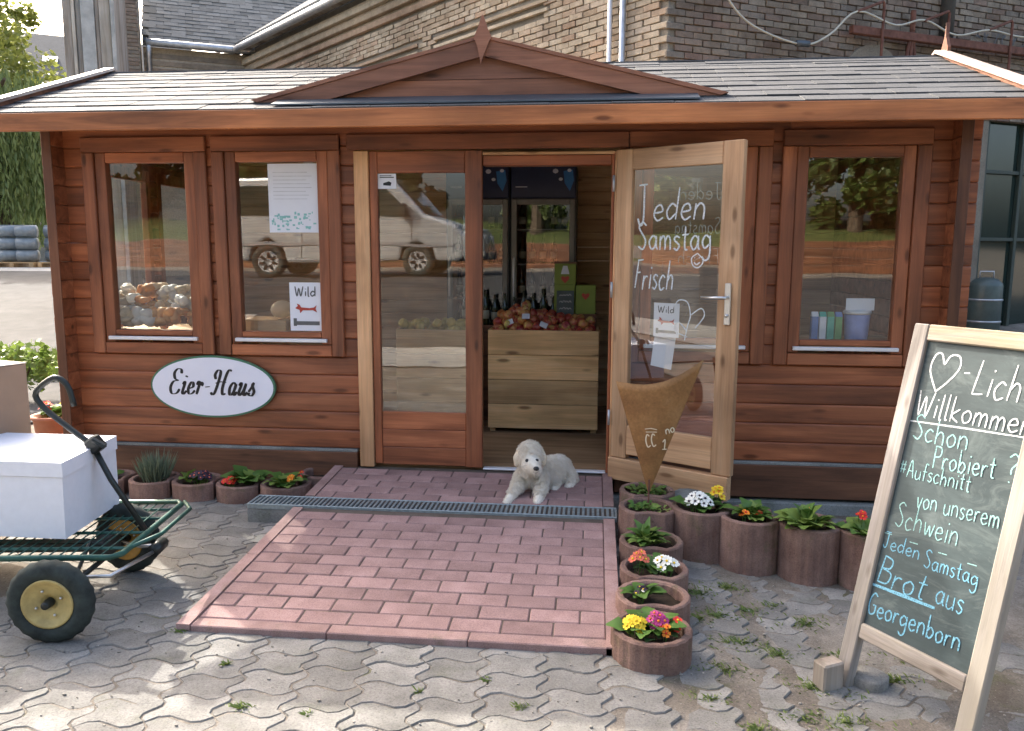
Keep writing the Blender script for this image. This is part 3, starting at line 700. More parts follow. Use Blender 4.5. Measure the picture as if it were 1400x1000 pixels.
# oval sign
sg = root('oval_sign', (-1.69, -.02, .622), label='white oval sign with green rim lettered Eier-Haus on the log wall', cat='sign')
def oval(mb, a, b, y0, y1, n=64): mb.prism([(a*math.cos(2*math.pi*k/n), b*math.sin(2*math.pi*k/n)) for k in range(n)], 'y', y0, y1)
t = MB(); oval(t, .405, .195, -.018, .0); t.build('sign_rim', sign_green, sg)
t = MB(); oval(t, .393, .183, -.021, -.0182); t.build('sign_face', sign_white, sg)
# calligraphic lettering
GLS = {'E': (.60, ".52,.82 .46,.98 .26,1.0 .12,.84 .2,.62 .42,.54|.42,.54 .14,.5 .02,.26 .14,.02 .4,.03 .54,.2"), 'i': (.26, ".02,.38 .1,.5 .12,.4 .06,.08 .14,.0 .28,.14|.16,.68 .17,.74"),
'e': (.4, ".06,.22 .28,.3 .26,.46 .14,.47 .04,.22 .12,.02 .3,.04 .42,.16"), 'r': (.38, ".02,.38 .1,.52 .16,.42 .08,.0|.12,.26 .22,.48 .32,.44 .3,.34"), '-': (.4, ".05,.3 .32,.32"),
'H': (.86, ".12,.62 .04,.8 .16,.98 .32,.92 .3,.6 .18,.1 .06,.0 -.04,.1|.92,.95 .78,1.0 .66,.8 .56,.3 .62,.02 .78,.06|.14,.46 .4,.52 .72,.5"), 'a': (.46, ".34,.42 .2,.5 .05,.3 .08,.04 .2,.02 .32,.22 .36,.46|.36,.46 .3,.1 .36,.0 .48,.14"),
'u': (.5, ".02,.38 .1,.5 .13,.4 .06,.12 .14,.0 .3,.2 .38,.48|.38,.48 .32,.1 .4,.0 .52,.14"), 's': (.36, ".02,.14 .16,.34 .24,.52|.24,.52 .18,.4 .32,.16 .24,.0 .08,.02 .04,.12")}
bk_ = dict(GL); GL.update(GLS)
t = MB(); write(t, 'Eier-Haus',   .158, -.285, -.05, .0195, slant=.22, jit=0, calli=.28, fit=.56)
GL.clear(); GL.update(bk_)
t.build('lettering', ink, sg, recalc=False).matrix_local = frame((0, -.0215, 0), (1, 0, 0), (0, 0, 1), (0, -1, 0))

# ---- roof
XL, XR = -2.86, 2.87; YE, ZE, YR, ZR = -.33, 2.232, .95, 2.715
sl_a = math.atan2(ZR-ZE, YR-YE); dl = math.hypot(ZR-ZE, YR-YE)
t = MB(); t.prism([(YE, ZE-.035), (YR, ZR-.035), (YR+(YR-YE), ZE-.035), (YR+(YR-YE), ZE-.01), (YR, ZR-.01), (YE, ZE-.01)], 'x', XL+.02, XR-.02); t.build('roof_deck', inner_x, hut)
t = MB(); t.box(XL+.01, XR-.01, YE-.028, YE-.002, ZE-.107, ZE-.006, .004); t.build('fascia_board', fascia_m, hut)
t = MB(); t.box(XL+.01, XR-.01, 2*YR-YE+.002, 2*YR-YE+.028, ZE-.107, ZE-.006, .004); t.build('fascia_board', fascia_m, hut)
t = MB(); t.box(XL+.05, XR-.05, YE+.02, YE+.06, ZE-.075, ZE-.04); t.build('eave_batten', dark_x, hut)
nc = 9; ex = dl/nc; slm = MB(); tw = .325
slm.box(-tw/2+.0015, tw/2-.0015, -.012, ex+.03, -.003, .0045, .0012); tabm = slm.mesh('shingle', shingle_m)
for kcourse in range(nc):
    s0 = kcourse*ex-.012; x = XL+.02-(.1625 if kcourse % 2 else 0)+tw/2
    while x-tw/2 < XR-.03:
        x0, x1 = max(x-tw/2, XL+.02), min(x+tw/2, XR-.02)
        if x1-x0 > .04:
            yy, zz = YE+s0*math.cos(sl_a), ZE+s0*math.sin(sl_a)+.003+.0015*(kcourse % 2)
            inst('shingle', tabm, hut, ((x0+x1)/2, yy, zz+random.uniform(0, .003)), (sl_a-.035+random.uniform(-.006, .006), random.uniform(-.003, .003), random.uniform(-.004, .004)), ((x1-x0)/tw, 1, 1))
        x += tw
rs = MB()
for kcourse in range(nc):
    s0 = kcourse*ex; yy, zz = 2*YR-YE-s0*math.cos(sl_a), ZE+s0*math.sin(sl_a)+.004
    rs.box(XL+.02, XR-.02, -ex-.03, .01, -.003, .0045, xf=frame((0, yy, zz), (1, 0, 0), (0, math.cos(sl_a-.03), -math.sin(sl_a-.03)), (0, math.sin(sl_a-.03), math.cos(sl_a-.03))))
tag(rs.build('rear_shingles', shingle_m, hut), kind='stuff')
x = XL+.02
while x < XR-.1:
    t = MB(); x1 = min(x+.3, XR-.02); h = random.uniform(0, .004)
    t.prism([(YR-.1, ZR-.035+h), (YR, ZR+.006+h), (YR+.1, ZR-.035+h), (YR+.1, ZR-.028+h), (YR, ZR+.014+h), (YR-.1, ZR-.028+h)], 'x', x, x1-.002); t.build('ridge_cap', shingle_m, hut); x = x1
def verge(x, sgn, fin=True):
    for s in (0, 1):
        pts = [(YE-.03, ZE-.11), (YE-.03, ZE+.022), (YR, ZR+.03), (YR, ZR-.10)]
        if s: pts = [(2*YR-a, b) for a, b in pts]
        t = MB(); t.prism(pts, 'x', x-.014, x+.014); t.build('verge_board', gable_m, hut)
        pts = [(YE-.04, ZE+.023), (YE-.04, ZE+.043), (YR, ZR+.051), (YR, ZR+.031)]
        if s: pts = [(2*YR-a, b) for a, b in pts]
        t = MB(); t.prism(pts, 'x', x-.045, x+.03) if sgn > 0 else t.prism(pts, 'x', x-.03, x+.045); t.build('verge_cap', white_verge, hut)
    if not fin: return
    t = MB()
    t.prism([(YR-.035, ZR-.12), (YR+.035, ZR-.12), (YR+.05, ZR+.06), (YR+.012, ZR+.13), (YR, ZR+.22), (YR-.012, ZR+.13), (YR-.05, ZR+.06)], 'x', x+sgn*.0145, x+sgn*.034); t.build('finial', gable_m, hut)
verge(XL, -1, False); verge(XR, 1)
for sx in (-1, 1):  # triangular wall above the side logs
    t = MB(); t.prism([(0, 2.29), (D, 2.29), (YR+.1, 2.66), (YR-.1, 2.66)], 'x', 2.59*sx, 2.63*sx); t.build('side_gable', stain_x, hut)
# ---- pediment
PY = -.20; xl, xr, xa, zb, za = -1.25, 1.31, .035, 2.288, 2.605
m1 = (za-zb)/(xa-xl); m2 = (za-zb)/(xr-xa); bw = .088
gz0 = zb-.0
t = MB()
def gable_z(x): return zb+(x-xl)*m1 if x < xa else zb+(xr-x)*m2
# planks of the gable face
zz = zb+.002; hts = (.112, .112, .1)
for h in hts:
    z1 = min(zz+h-.003, za-.06)
    def xat(z): return (xl+(z-zb)/m1, xr-(z-zb)/m2)
    a, b = xat(zz+.03), xat(z1+.03)
    if b[1]-b[0] > .05:
        t = MB(); t.prism([(a[0], zz), (a[1], zz), (b[1], z1), (b[0], z1)], 'y', PY+.03, PY+.05); t.build('gable_plank', gable_m, hut)
    zz += h
for (p0, p1) in (((xl, zb), (xa, za)), ((xr, zb), (xa, za))):
    sgn = 1 if p1[0] > p0[0] else -1
    d = Vector((p1[0]-p0[0], p1[1]-p0[1])).normalized(); nrm = Vector((-d.y, d.x))*sgn
    q = [Vector(p0), Vector(p1), Vector((xa, za-bw/abs(d.x))), Vector((p0[0]+sgn*bw/abs(d.y)*1.0, zb))]
    t = MB(); t.prism([tuple(v) for v in q], 'y', PY-.012, PY+.014); t.build('barge_board', gable_m, hut)
    # capping strip and gable roof slab behind
    q2 = [(p0[0], zb+.001), (xa, za+.001), (xa, za+.018), (p0[0]-sgn*.04, zb+.014)]
    t = MB(); t.prism(q2, 'y', PY-.02, PY+.03); t.build('barge_cap', gable_m, hut)
    # gable roof slope back to the main roof
    yb = YE+(za-ZE)/math.tan(sl_a); y0b = YE+(zb-ZE)/math.tan(sl_a)
    vs = [Vector((p0[0], PY+.031, zb+.002)), Vector((xa, PY+.031, za+.002)), Vector((xa, yb, za+.002)), Vector((p0[0], y0b, zb+.002))]
    vs2 = [v+Vector((0, 0, .014)) for v in vs]
    t = MB(); t.add(vs+vs2, [(0, 1, 2, 3), (4, 5, 6, 7), (0, 1, 5, 4), (1, 2, 6, 5), (2, 3, 7, 6), (3, 0, 4, 7)]); t.build('gable_roof', shingle_m, hut)
t = MB(); zf0, zf1 = ZE+.014, ZE+.1
t.prism([(YE+.01, ZE+.02), (PY+.028, ZE+.02+(PY+.018-YE)*math.tan(sl_a)), (PY+.028, ZE+.028+(PY+.018-YE)*math.tan(sl_a)), (YE+.01, ZE+.028)], 'x', xl+.12, xr-.12); t.build('flashing', lead_m, hut)
t = MB(); t.prism([(xa-.012, za-.135), (xa+.035, za-.02), (xa+.05, za+.0), (xa+.028, za+.045), (xa+.004, za+.115), (xa-.004, za+.115), (xa-.03, za+.04), (xa-.05, za-.0), (xa-.03, za-.04)], 'y', PY-.032, PY-.0125); t.build('finial', gable_m, hut)

# ------------------------------------------------------------------ inside the hut
def bin_(x0, x1, y0, z1, label, group=None):
    b = root('produce_bin', ((x0+x1)/2, y0, .15), label=label, cat='bin'); w_ = (x1-x0)/2; H_ = z1-.15; d = .38; n = 4; hh = (H_-.03)/n
    for k in range(n):
        t = MB(); t.box(-w_, w_, 0, .02, .03+k*hh, .03+(k+1)*hh-.003, .003); t.build('plank', bin_x, b)
    t = MB(); t.box(-w_, -w_+.02, .021, d, .03, H_-.003); t.box(w_-.02, w_, .021, d, .03, H_-.003); t.box(-w_+.021, w_-.021, d-.02, d, .03, H_-.003); t.build('side_plank', bin_x, b)
    t = MB(); t.box(-w_+.021, w_-.021, .021, d-.021, H_-.09, H_-.075); t.build('base_plank', bin_x, b)
    for sx in (-1, 1):
        t = MB(); t.box(sx*(w_-.03)-.02, sx*(w_-.03)+.02, .03, .08, 0, .03); t.build('foot', bin_x, b)
    return b
bin_(-.1, .70, .98, .905, 'pale pine plank bin full of red apples behind the open doorway')
bin_(-.78, -.24, .98, .90, 'pale pine plank bin of yellow apples behind the closed door glass')
ap = MB(); ap.lathe([(.004, -.03), (.02, -.031), (.034, -.015), (.037, .005), (.03, .026), (.016, .032), (.003, .025)], 12); 
def applemat():
    g = G('apple_skin', .3, .5); r = g.rnd(); n = g.noise(g.vm('ADD', g.obj(), g.m('MULTIPLY', r, 9.0)), 28, 4, .6, .5)
    a = g.ramp(r, [(0, (.2, .012, .015)), (.35, (.34, .03, .03)), (.6, (.4, .06, .04)), (.8, (.5, .2, .06)), (1, (.28, .02, .05))]); b = g.ramp(r, [(0, (.4, .1, .06)), (.5, (.6, .3, .12)), (1, (.5, .45, .12))])
    g.col(g.mix(g.ramp(n, [(.45, 0), (.62, 1)]), a, b)); return g.mat
am_ = applemat(); am = [ap.mesh('apple', m, True) for m in (am_, am_, apple_yel)]
placed = []
for k in range(125):
    for tr in range(20):
        x, y = random.uniform(-.05, .65), random.uniform(1.03, 1.3)
        z = .88+.055*((y-1.03)/.27)+ (.12*math.exp(-((x-.12)/.12)**2)+.03*math.exp(-((x-.35)/.08)**2))*sstep((y-1.02)/.15)*random.uniform(.3, 1) + random.choice((0, 0, .04))
        if all((Vector((x, y, z))-q).length > .058 for q in placed): break
    placed.append(Vector((x, y, z)))
    o = inst('apple', random.choice([am[0], am[0], am[1]]), None, (x, y, z), (random.uniform(-1, 1), random.uniform(-1, 1), random.uniform(0, 6)))
    tag(o, 'red apple heaped in the pine bin behind the open doorway', 'apple', 'red apples in the bin')
for k in range(30):
    x, y = -.74+.46*random.random(), 1.02+.25*random.random()
    o = inst('apple', am[2], None, (x, y, .875+.07*random.random()), (random.uniform(-1, 1), 0, random.uniform(0, 6)))
    tag(o, 'yellow apple heaped in the pine bin behind the closed door glass', 'apple', 'yellow apples in the bin')
def fridge(x0, x1, y0, label):
    f = root('drinks_fridge', ((x0+x1)/2, y0, .15), label=label, cat='fridge'); w_ = (x1-x0)/2; H_ = 1.97
    t = MB(); t.box(-w_, -w_+.03, 0, .55, 0, H_); t.box(w_-.03, w_, 0, .55, 0, H_); t.box(-w_+.03, w_-.03, .52, .55, 0, H_); t.box(-w_+.03, w_-.03, 0, .52, 0, .15); t.box(-w_+.03, w_-.03, .001, .52, H_-.26, H_); t.build('cabinet', fridge_dark, f)
    t = MB(); t.box(-w_+.004, w_-.004, -.03, -.001, H_-.25, H_-.005, .006); t.build('header_panel', fridge_blue, f)
    t = MB(); t.prism([(w_-.10, H_-.05), (w_-.03, H_-.04), (w_-.02, H_-.12), (w_-.05, H_-.2), (w_-.09, H_-.14)], 'y', -.033, -.031); t.build('header_print', sky_blue, f)
    t = MB()
    for cx, cz, s_ in ((w_-.16, -.05, .022), (w_-.12, -.11, .016), (w_-.055, -.045, .016)): t.prism([(cx+s_*math.cos(a), H_+cz+s_*.8*math.sin(a)) for a in [k*math.pi/4 for k in range(8)]], 'y', -.036, -.0345)
    t.box(-w_+.04, -w_+.13, -.036, -.0345, H_-.17, H_-.163); t.build('header_print', white_print, f)
    t = MB()
    for a, b, c_, d_ in ((-w_+.01, -w_+.05, .2, H_-.26), (w_-.05, w_-.01, .2, H_-.26)): t.box(a, b, -.035, -.005, c_, d_, .004)
    t.box(-w_+.051, w_-.051, -.033, -.006, .2, .26, .004); t.box(-w_+.051, w_-.051, -.033, -.006, H_-.30, H_-.26, .004); t.build('door_frame', plain('grey_fridge_frame', (.2, .19, .17), .4), f)
    t = MB(); t.box(-w_+.05, w_-.05, -.02, -.016, .26, H_-.30); t.build('pane', glass, f)
    t = MB(); t.tube([(-w_+.03, -.036, .95), (-w_+.03, -.06, .97), (-w_+.03, -.06, 1.25), (-w_+.03, -.036, 1.27)], .008, 8); t.build('handle', alu, f, True)
    for k in range(5):
        t = MB(); t.box(-w_+.04, w_-.04, .02, .5, .4+k*.27, .408+k*.27); t.build('shelf', fridge_inside, f)
    return f
fridge(-.50, -.005, 1.52, 'left dark drinks fridge, partly hidden by the door post'); fridge(.005, .51, 1.52, 'right dark drinks fridge with blue header behind the carton boxes')
bo = MB(); bo.lathe([(.03, 0), (.034, .005), (.034, .14), (.028, .18), (.013, .22), (.012, .28), (.014, .285)], 12); bo.lathe([(.0345, .05), (.0345, .12)], 12, 1); bom = bo.mesh('bottle', [bottle_m, label_c], True)
for fx in (-.44, .06):
    for k in range(5):
        for j in range(5):
            if random.random() < .25: continue
            o = inst('bottle', bom, None, (fx+.02+j*.085, 1.6+random.uniform(0, .1), .15+.409+k*.27), (0, 0, random.uniform(0, 6)), .8)
            tag(o, 'dark bottle with pale label standing on a fridge shelf', 'bottle', 'bottles in the fridges')
shf = root('back_counter', (.1, 1.42, .15), label='narrow dark counter with bottles between apple bin and fridges', cat='counter')
t = MB(); t.box(-.5, .58, -.05, .05, .72, .75); t.build('counter_top', dark_x, shf); t = MB(); t.box(-.5, .58, -.04, .04, 0, .719); t.build('counter_body', dark_x, shf)
for k in range(11):
    o = inst('bottle', bom, None, (-.33+k*.075, 1.42+random.uniform(-.012, .012), .901), (0, 0, random.uniform(0, 6)), random.uniform(.75, 1.0)); tag(o, 'dark bottle, %s from the left on the counter behind the red apples' % ('first second third fourth fifth sixth seventh eighth ninth tenth last'.split()[k]), 'bottle', 'bottles on the counter')
def carton(x0, x1, y, z0, z1, label, heart=True):
    c_ = root('carton', ((x0+x1)/2, y, z0), label=label, cat='carton'); w_ = (x1-x0)/2; h = z1-z0
    t = MB(); t.box(-w_, w_, 0, .14, 0, h, .003); t.build('carton_body', box_green, c_)
    t = MB(); s_ = w_*.42; cx, cz = 0, h*.62
    if heart == 2: cz = h*.25
    t.prism([(cx+s_*a, cz+s_*b) for a, b in ((0, -.9), (.75, -.1), (.95, .4), (.6, .75), (0, .45), (-.6, .75), (-.95, .4), (-.75, -.1))], 'y', -.0016, -.0006); t.build('heart_print', red_ink, c_)
    if heart == 2: t = MB(); t.prism([(-.4*w_, h*.5), (.4*w_, h*.5), (.2*w_, h*.9), (-.2*w_, h*.9)], 'y', -.0016, -.0006); t.build('white_print', white_print, c_)
    return c_
cc = carton(.36, .52, 1.3, 1.075+.145, 1.375, 'olive green carton with dark lid, topmost of the three', 2); t = MB(); t.box(-.088, .088, -.008, .15, .1555, .167); t.build('lid', dark_x, cc)
carton(.36, .515, 1.3, 1.0, 1.2195, 'olive green carton behind the small slate, bottom left of three'); carton(.52, .67, 1.3, 1.0, 1.215, 'olive green carton with red heart, bottom right of three')
t = MB(); t.box(.33, .68, 1.29, 1.46, .15, .9995); tag(t.build('carton_stand', dark_x), 'dark wooden stand carrying the green cartons', 'stand')
sp = root('price_slate', (.445, 1.27, .985), label='small black price slate leaning on the green carton', cat='slate')
t = MB(); t.box(-.065, .065, 0, .008, 0, .19, .002); t.build('slate', slate_board, sp)
t = MB()
for z_ in (.15, .1, .05): scribble(t, -.045, .045, z_, .018, .003, 4)
t.build('lettering', chalk_w, sp, recalc=False).matrix_local = frame((0, -.001, 0), (1, 0, 0), (0, 0, 1), (0, -1, 0))
for k, (x, z) in enumerate(((.05, .955), (.17, 1.0), (.30, .94))):
    t = MB(); t.box(-.028, .028, -.001, .001, -.02, .02, xf=Matrix.Rotation(.4*k-.4, 4, 'Y') @ Matrix.Rotation(-.5, 4, 'X')); tag(t.build('net_bag_label', white_print, None, loc=(x, 1.035-.01*k, z)), ('left', 'middle', 'right')[k]+' small white label lying on the red apples', 'label')
# shop tables and goods behind the left and right windows
def table(x0, x1, y0, y1, z, label):
    tb = root('display_table', ((x0+x1)/2, (y0+y1)/2, .15), label=label, cat='table'); w_, d = (x1-x0)/2, (y1-y0)/2
    t = MB(); t.box(-w_, w_, -d, d, z-.18, z-.15, .003); t.build('table_top', bin_x, tb)
    for a in (-1, 1):
        for b in (-1, 1): t = MB(); t.box(a*(w_-.04)-.02, a*(w_-.04)+.02, b*(d-.04)-.02, b*(d-.04)+.02, 0, z-.181); t.build('leg', bin_x, tb)
table(-2.5, -1.8, .1, .62, .95, 'pine table with bread bags behind the leftmost window')
table(-1.72, -.86, .1, .62, .93, 'pine table behind the second window from the left')
bags = []
for k in range(18):
    x, y = -2.42+.1*(k % 6)+random.uniform(-.02, .02), .13+.1*(k//6)+random.uniform(-.03, .03); z = .955+.075*(k//6)
    t = MB(); r_ = random.uniform(.065, .09)
    for q in range(9): t.ball((random.uniform(-.05, .05), random.uniform(-.035, .035), .035+random.uniform(0, .085)), (r_*random.uniform(.35, .6), r_*.5, r_*random.uniform(.3, .5)), 9, 0, jit=.2)
    m_ = [bagm, bread_m, bagm, onion_m, bread_m][k % 5]
    if k in (4, 5): m_ = onion_m
    o = t.build('bread_bag', m_, None, True, loc=(x, y, z)); tag(o, '%s, number %s from the left in the %s row behind the leftmost window' % ({'crinkled_bag': 'white crinkled bag', 'bread_crust': 'tan bread bag', 'orange_net_bag': 'orange net bag'}[m_.name], ('one', 'two', 'three', 'four', 'five', 'six')[k % 6], ('front', 'middle', 'back')[k//6]), 'bag', 'bags behind the leftmost window')
t = MB(); t.box(-1.62, -1.3, .2, .5, .935, 1.02, .004); tag(t.build('wooden_crate', bin_x), 'low pale crate on the table behind the second window', 'crate')
o = MB().ball((0, 0, .06), (.07, .09, .06), 14).build('bread_loaf', bread_m, None, True, loc=(-1.36, .3, 1.022)); tag(o, 'brown bread loaf on the low crate behind the second window', 'bread')
table(1.8, 2.5, .1, .6, .94, 'pine table behind the rightmost window')
cs = [plain('blue_carton', (.1, .2, .45), .5), plain('white_carton', (.7, .72, .75), .5), plain('teal_carton', (.05, .4, .3), .5), plain('green_carton', (.1, .3, .1), .5)]
for k, (lb, x) in enumerate((('blue', 1.955), ('white', 2.0), ('teal', 2.045), ('green', 2.09))):
    c_ = root('drink_carton', (x, .15, .94), label=lb+' drink carton in the row behind the rightmost window', cat='carton', group='drink cartons behind the window')
    t = MB(); t.box(-.019, .019, -.02, .02, 0, .15, .002); t.build('carton_body', cs[k], c_); t = MB(); t.prism([(-.02, .15), (.02, .15), (0, .178)], 'x', -.019, .019); t.build('carton_top', cs[(k+1) % 4], c_)
t = MB(); t.lathe([(.06, 0), (.062, .01), (.072, .16), (.07, .165)], 20); tb = tag(t.build('blue_tub', plain('blue_plastic', (.22, .28, .55), .4), None, True, loc=(2.2, .16, .94)), 'blue plastic tub with white lid behind the rightmost window', 'tub')
t = MB(); t.lathe([(.076, 0), (.08, .012), (.074, .022), (.03, .03)], 20); t.build('lid', alu, tb, True, loc=(0, 0, .166))
t = MB(); t.box(2.12, 2.28, .12, .1215, 1.13, 1.2); tag(t.build('paper_note', paper), 'white paper note above the blue tub behind the rightmost window', 'paper')
# mullioned side window of the hut (posts visible through the glass)
sw = inst('side_window', None, hut)
for (a, b) in ((.36, .93), (1.03, 1.62)):
    t = MB(); t.box(-2.635, -2.585, a, a+.05, .93, 2.03, .003); t.box(-2.635, -2.585, b-.05, b, .93, 2.03, .003); t.box(-2.634, -2.586, a+.051, b-.051, 1.95, 2.03, .003); t.box(-2.634, -2.586, a+.051, b-.051, .93, .98, .003); t.build('sash_frame', stain_z, sw)
    t = MB(); t.box(-2.612, -2.608, a+.05, b-.05, .975, 1.955); t.build('pane', glass, sw)
# ------------------------------------------------------------------ planters and their plants
def planter_mesh(h, notch=None, ro=.148, rin=.118, N=72):
    def rr(t):
        fl_ = ro*(1-.022*abs(math.sin(t*9))**6)
        if notch is not None:
            a = (t-notch+math.pi) % (2*math.pi)-math.pi
            d, Rn = .262, .15; s_ = Rn*Rn-(d*math.sin(a))**2
            if abs(a) < 1.0 and s_ > 0: fl_ = min(fl_, d*math.cos(a)-math.sqrt(s_)); 
        return fl_
    vs = []; prof = [(0, -.12), (0, h-.006), (-.006, h), (-.024, h), (-.030, h-.008), (-.030, h-.06)]
    for (dr_, z) in prof:
        for j in range(N):
            t = 2*math.pi*j/N; q = rr(t)+dr_+(.004*math.sin(40*z) if 0 else 0)
            vs.append((q*math.cos(t), q*math.sin(t), z))
    fs = [(i*N+j, i*N+(j+1) % N, (i+1)*N+(j+1) % N, (i+1)*N+j) for i in range(len(prof)-1) for j in range(N)]
    return MB().add(vs, fs)
leafms = {}
def leaf_mesh(kind, mat):
    k = (kind, mat.name)
    if k in leafms: return leafms[k]
    n = 5; vs = []; L, W_ = {'broad': (.105, .031), 'long': (.13, .018), 'small': (.055, .015)}[kind]
    for i in range(n+1):
        t = i/n; ww = W_*math.sin(math.pi*min(1, t*.92+.06))**.7*(1+.12*math.sin(i*2.6)); z = .6*L*t-.55*L*t*t*1.1
        for sx, dz_ in ((-1, .18), (0, 0), (1, .18)): vs.append((L*t*.9, sx*ww, z+dz_*ww*(1+.5*math.sin(i*3+sx))))
    fs = [(i*3+j, i*3+j+1, i*3+j+4, i*3+j+3) for i in range(n) for j in (0, 1)]
    leafms[k] = MB().add(vs, fs).mesh('leaf', mat, True, False); return leafms[k]
blooms = {}
def bloom_mesh(pm_, cm, r=.021, dbl=False):
    k = (pm_.name, cm.name, r)
    if k in blooms: return blooms[k]
    mb = MB()
    for ring in range(2 if dbl else 1):
        for p in range(5+ring*2):
            a = 2*math.pi*p/(5+ring*2)+ring*.4; pts = []; q = r*(1-.35*ring); base = .004*ring
            for (u, v, z) in ((.1, 0, 0), (.6, -.42, .12), (1, -.3, .2), (.92, 0, .12), (1, .3, .2), (.6, .42, .12)):
                x, y = u*q, v*q; pts.append((x*math.cos(a)-y*math.sin(a), x*math.sin(a)+y*math.cos(a), base+z*q*(1+ring)))
            mb.add(pts, [(0, 1, 2, 3), (0, 3, 4, 5)], 0)
    mb.ball((0, 0, .003), (r*.26, r*.26, r*.2), 8, 1)
    blooms[k] = mb.mesh('bloom', [pm_, cm], False, False); return blooms[k]
def plant(name, x, y, z, label, cat, leaves=(), flowers=(), group=None):
    """leaves: (kind, material, count, spread, lift, scale, (dx, dy)); flowers: (petal, centre, count, (dx, dy), spread, height, radius)"""
    p = root(name, (x, y, z), random.uniform(0, 0), label, cat, group)
    for (kind, mat, n, spr, lift, sc_, (dx, dy)) in leaves:
        me = leaf_mesh(kind, mat)
        for k in range(n):
            a = 2*math.pi*(k*.382+random.uniform(-.05, .05)); rr_ = spr*random.uniform(.05, .5)*(k/n)
            tilt = -max(.34, random.uniform(.05, .9)*lift*(1.3-k/n))
            inst('leaf', me, p, (dx+rr_*math.cos(a), dy+rr_*math.sin(a), random.uniform(0, .02)), (random.uniform(-.3, .3), tilt, a), sc_*random.uniform(.7, 1.15))
    st = MB()
    for (pm_, cm, n, (dx, dy), spr, hgt, r) in flowers:
        me = bloom_mesh(pm_, cm, r)
        for k in range(n):
            a = 2*math.pi*(k*.382); q = spr*math.sqrt((k+.4)/n); px, py = dx+q*math.cos(a), dy+q*math.sin(a)
            pz = hgt*(1-.35*(q/spr)**2)+random.uniform(-.008, .008) if spr > 0 else hgt
            out = Vector((px-dx, py-dy, spr*.9+.01)).normalized(); tiltv = (out+Vector((0, -.35, 0))).normalized()
            ro_ = tiltv.to_track_quat('Z', 'Y').to_euler()
            inst('bloom', me, p, (px, py, pz), ro_, random.uniform(.85, 1.15)); st.tube([(px*.6+dx*.4, py*.6+dy*.4, 0), (px, py, pz-.001)], .0016, 4)
    if st.v: tag(st.build('stems', leaf_green, p), kind='stuff')
    return p
def soil(mb, r, z):
    n = 20; vs = [(0, 0, z+.008)]
    for q in (.5, 1): vs += [(r*q*math.cos(2*math.pi*j/n), r*q*math.sin(2*math.pi*j/n), z+random.uniform(-.008, .01)) for j in range(n)]
    fs = [(0, 1+j, 1+(j+1) % n) for j in range(n)]+[(1+j, 1+n+j, 1+n+(j+1) % n, 1+(j+1) % n) for j in range(n)]
    return mb.add(vs, fs)
pspec = [  # x, y, ground z, rim height, notch, label
 ('A', -2.255, -.27, 0, .10, 0, 'first planter ring from the left, partly behind the cart handle'),
 ('B', -1.965, -.27, 0, .10, 0, 'brown planter ring with grey lavender bush'),
 ('C', -1.69, -.275, 0, .10, 0, 'brown planter ring with dark purple pansies'),
 ('D', -1.415, -.275, 0, .095, 0, 'brown planter ring with red primula'),
 ('E', -1.14, -.28, 0, .10, .9, 'brown planter ring with light leaves and orange bloom left of the ramp'),
 ('F', -.965, -.09, 0, .12, None, 'empty planter ring tucked between hut wall and ramp'),
 ('a', .965, -.47, -.02, .21, -1.57, 'mossy planter ring under the tip of the open door'),
 ('b', .952, -.77, -.04, .235, -1.57, 'planter ring with the rusty cone stake, sparse greens'),
 ('c', .948, -1.06, -.03, .155, -1.57, 'planter ring with grassy tuft, third from the door'),
 ('d', .942, -1.34, -.02, .125, -1.57, 'planter ring with cream and coral primulas'),
 ('e', .918, -1.62, -.01, .115, -1.57, 'half empty planter ring with dark pansy, second from the front'),
 ('f', .893, -1.895, 0, .10, None, 'frontmost planter ring with yellow and magenta primulas'),
 ('g', 1.212, -.80, -.05, .265, .1, 'planter ring with white and yellow pansies'),
 ('h', 1.428, -.895, -.055, .265, .1, 'tall planter ring with orange pansy, right of the white flowers'),
 ('i', 1.688, -.965, -.055, .265, .1, 'tall planter ring with large light green primula'),
 ('j', 1.945, -1.035, -.055, .265, None, 'rightmost planter ring, partly behind the chalkboard')]
SZ = {}
for (k, x, y, gz, h, notch, lab) in pspec:
    pr_ = root('planter_ring', (x, y, gz), label=lab, cat='planter', group='concrete planter rings by the hut')
    planter_mesh(h, notch, N=90).build('ring', planter_m, pr_)
    soil(MB(), .12, h-.045).build('soil', soil_m, pr_, True, False); SZ[k] = (x, y, gz+h-.026)
lg, ll, ld, lgr = leaf_green, leaf_light, leaf_dark, leaf_grey
def pl(k, name, label, cat, leaves, flowers=()): x, y, z = SZ[k]; return plant(name, x, y, z, label, cat, leaves, flowers)
pl('A', 'primula', 'cream primula behind the cart handle', 'flower', [('broad', lg, 9, .1, .5, .8, (0, 0))], [(white_p, yellow_p, 7, (-.02, -.03), .05, .07, .022)])
lav = root('lavender', SZ['B'], label='bushy grey green lavender in the left planter row', cat='plant')
lb = MB()
for k in range(380):
    a, q = random.uniform(0, 6.28), random.uniform(0, .07); d = Vector((math.cos(a)*random.uniform(.1, .6), math.sin(a)*random.uniform(.1, .6), 1)).normalized(); L = random.uniform(.07, .17)
    b0 = Vector((q*math.cos(a), q*math.sin(a), 0))+d*random.uniform(0, .05); sd_ = d.cross(Vector((random.uniform(-1, 1), random.uniform(-1, 1), .1))).normalized()*.0032
    m_ = b0+d*L*.6; lb.add([b0-sd_, b0+sd_, m_+sd_, b0+d*L, m_-sd_], [(0, 1, 2, 3, 4)], 0, random.random())
tag(lb.build('foliage', leaf_grey, lav, False, False, True), kind='stuff')
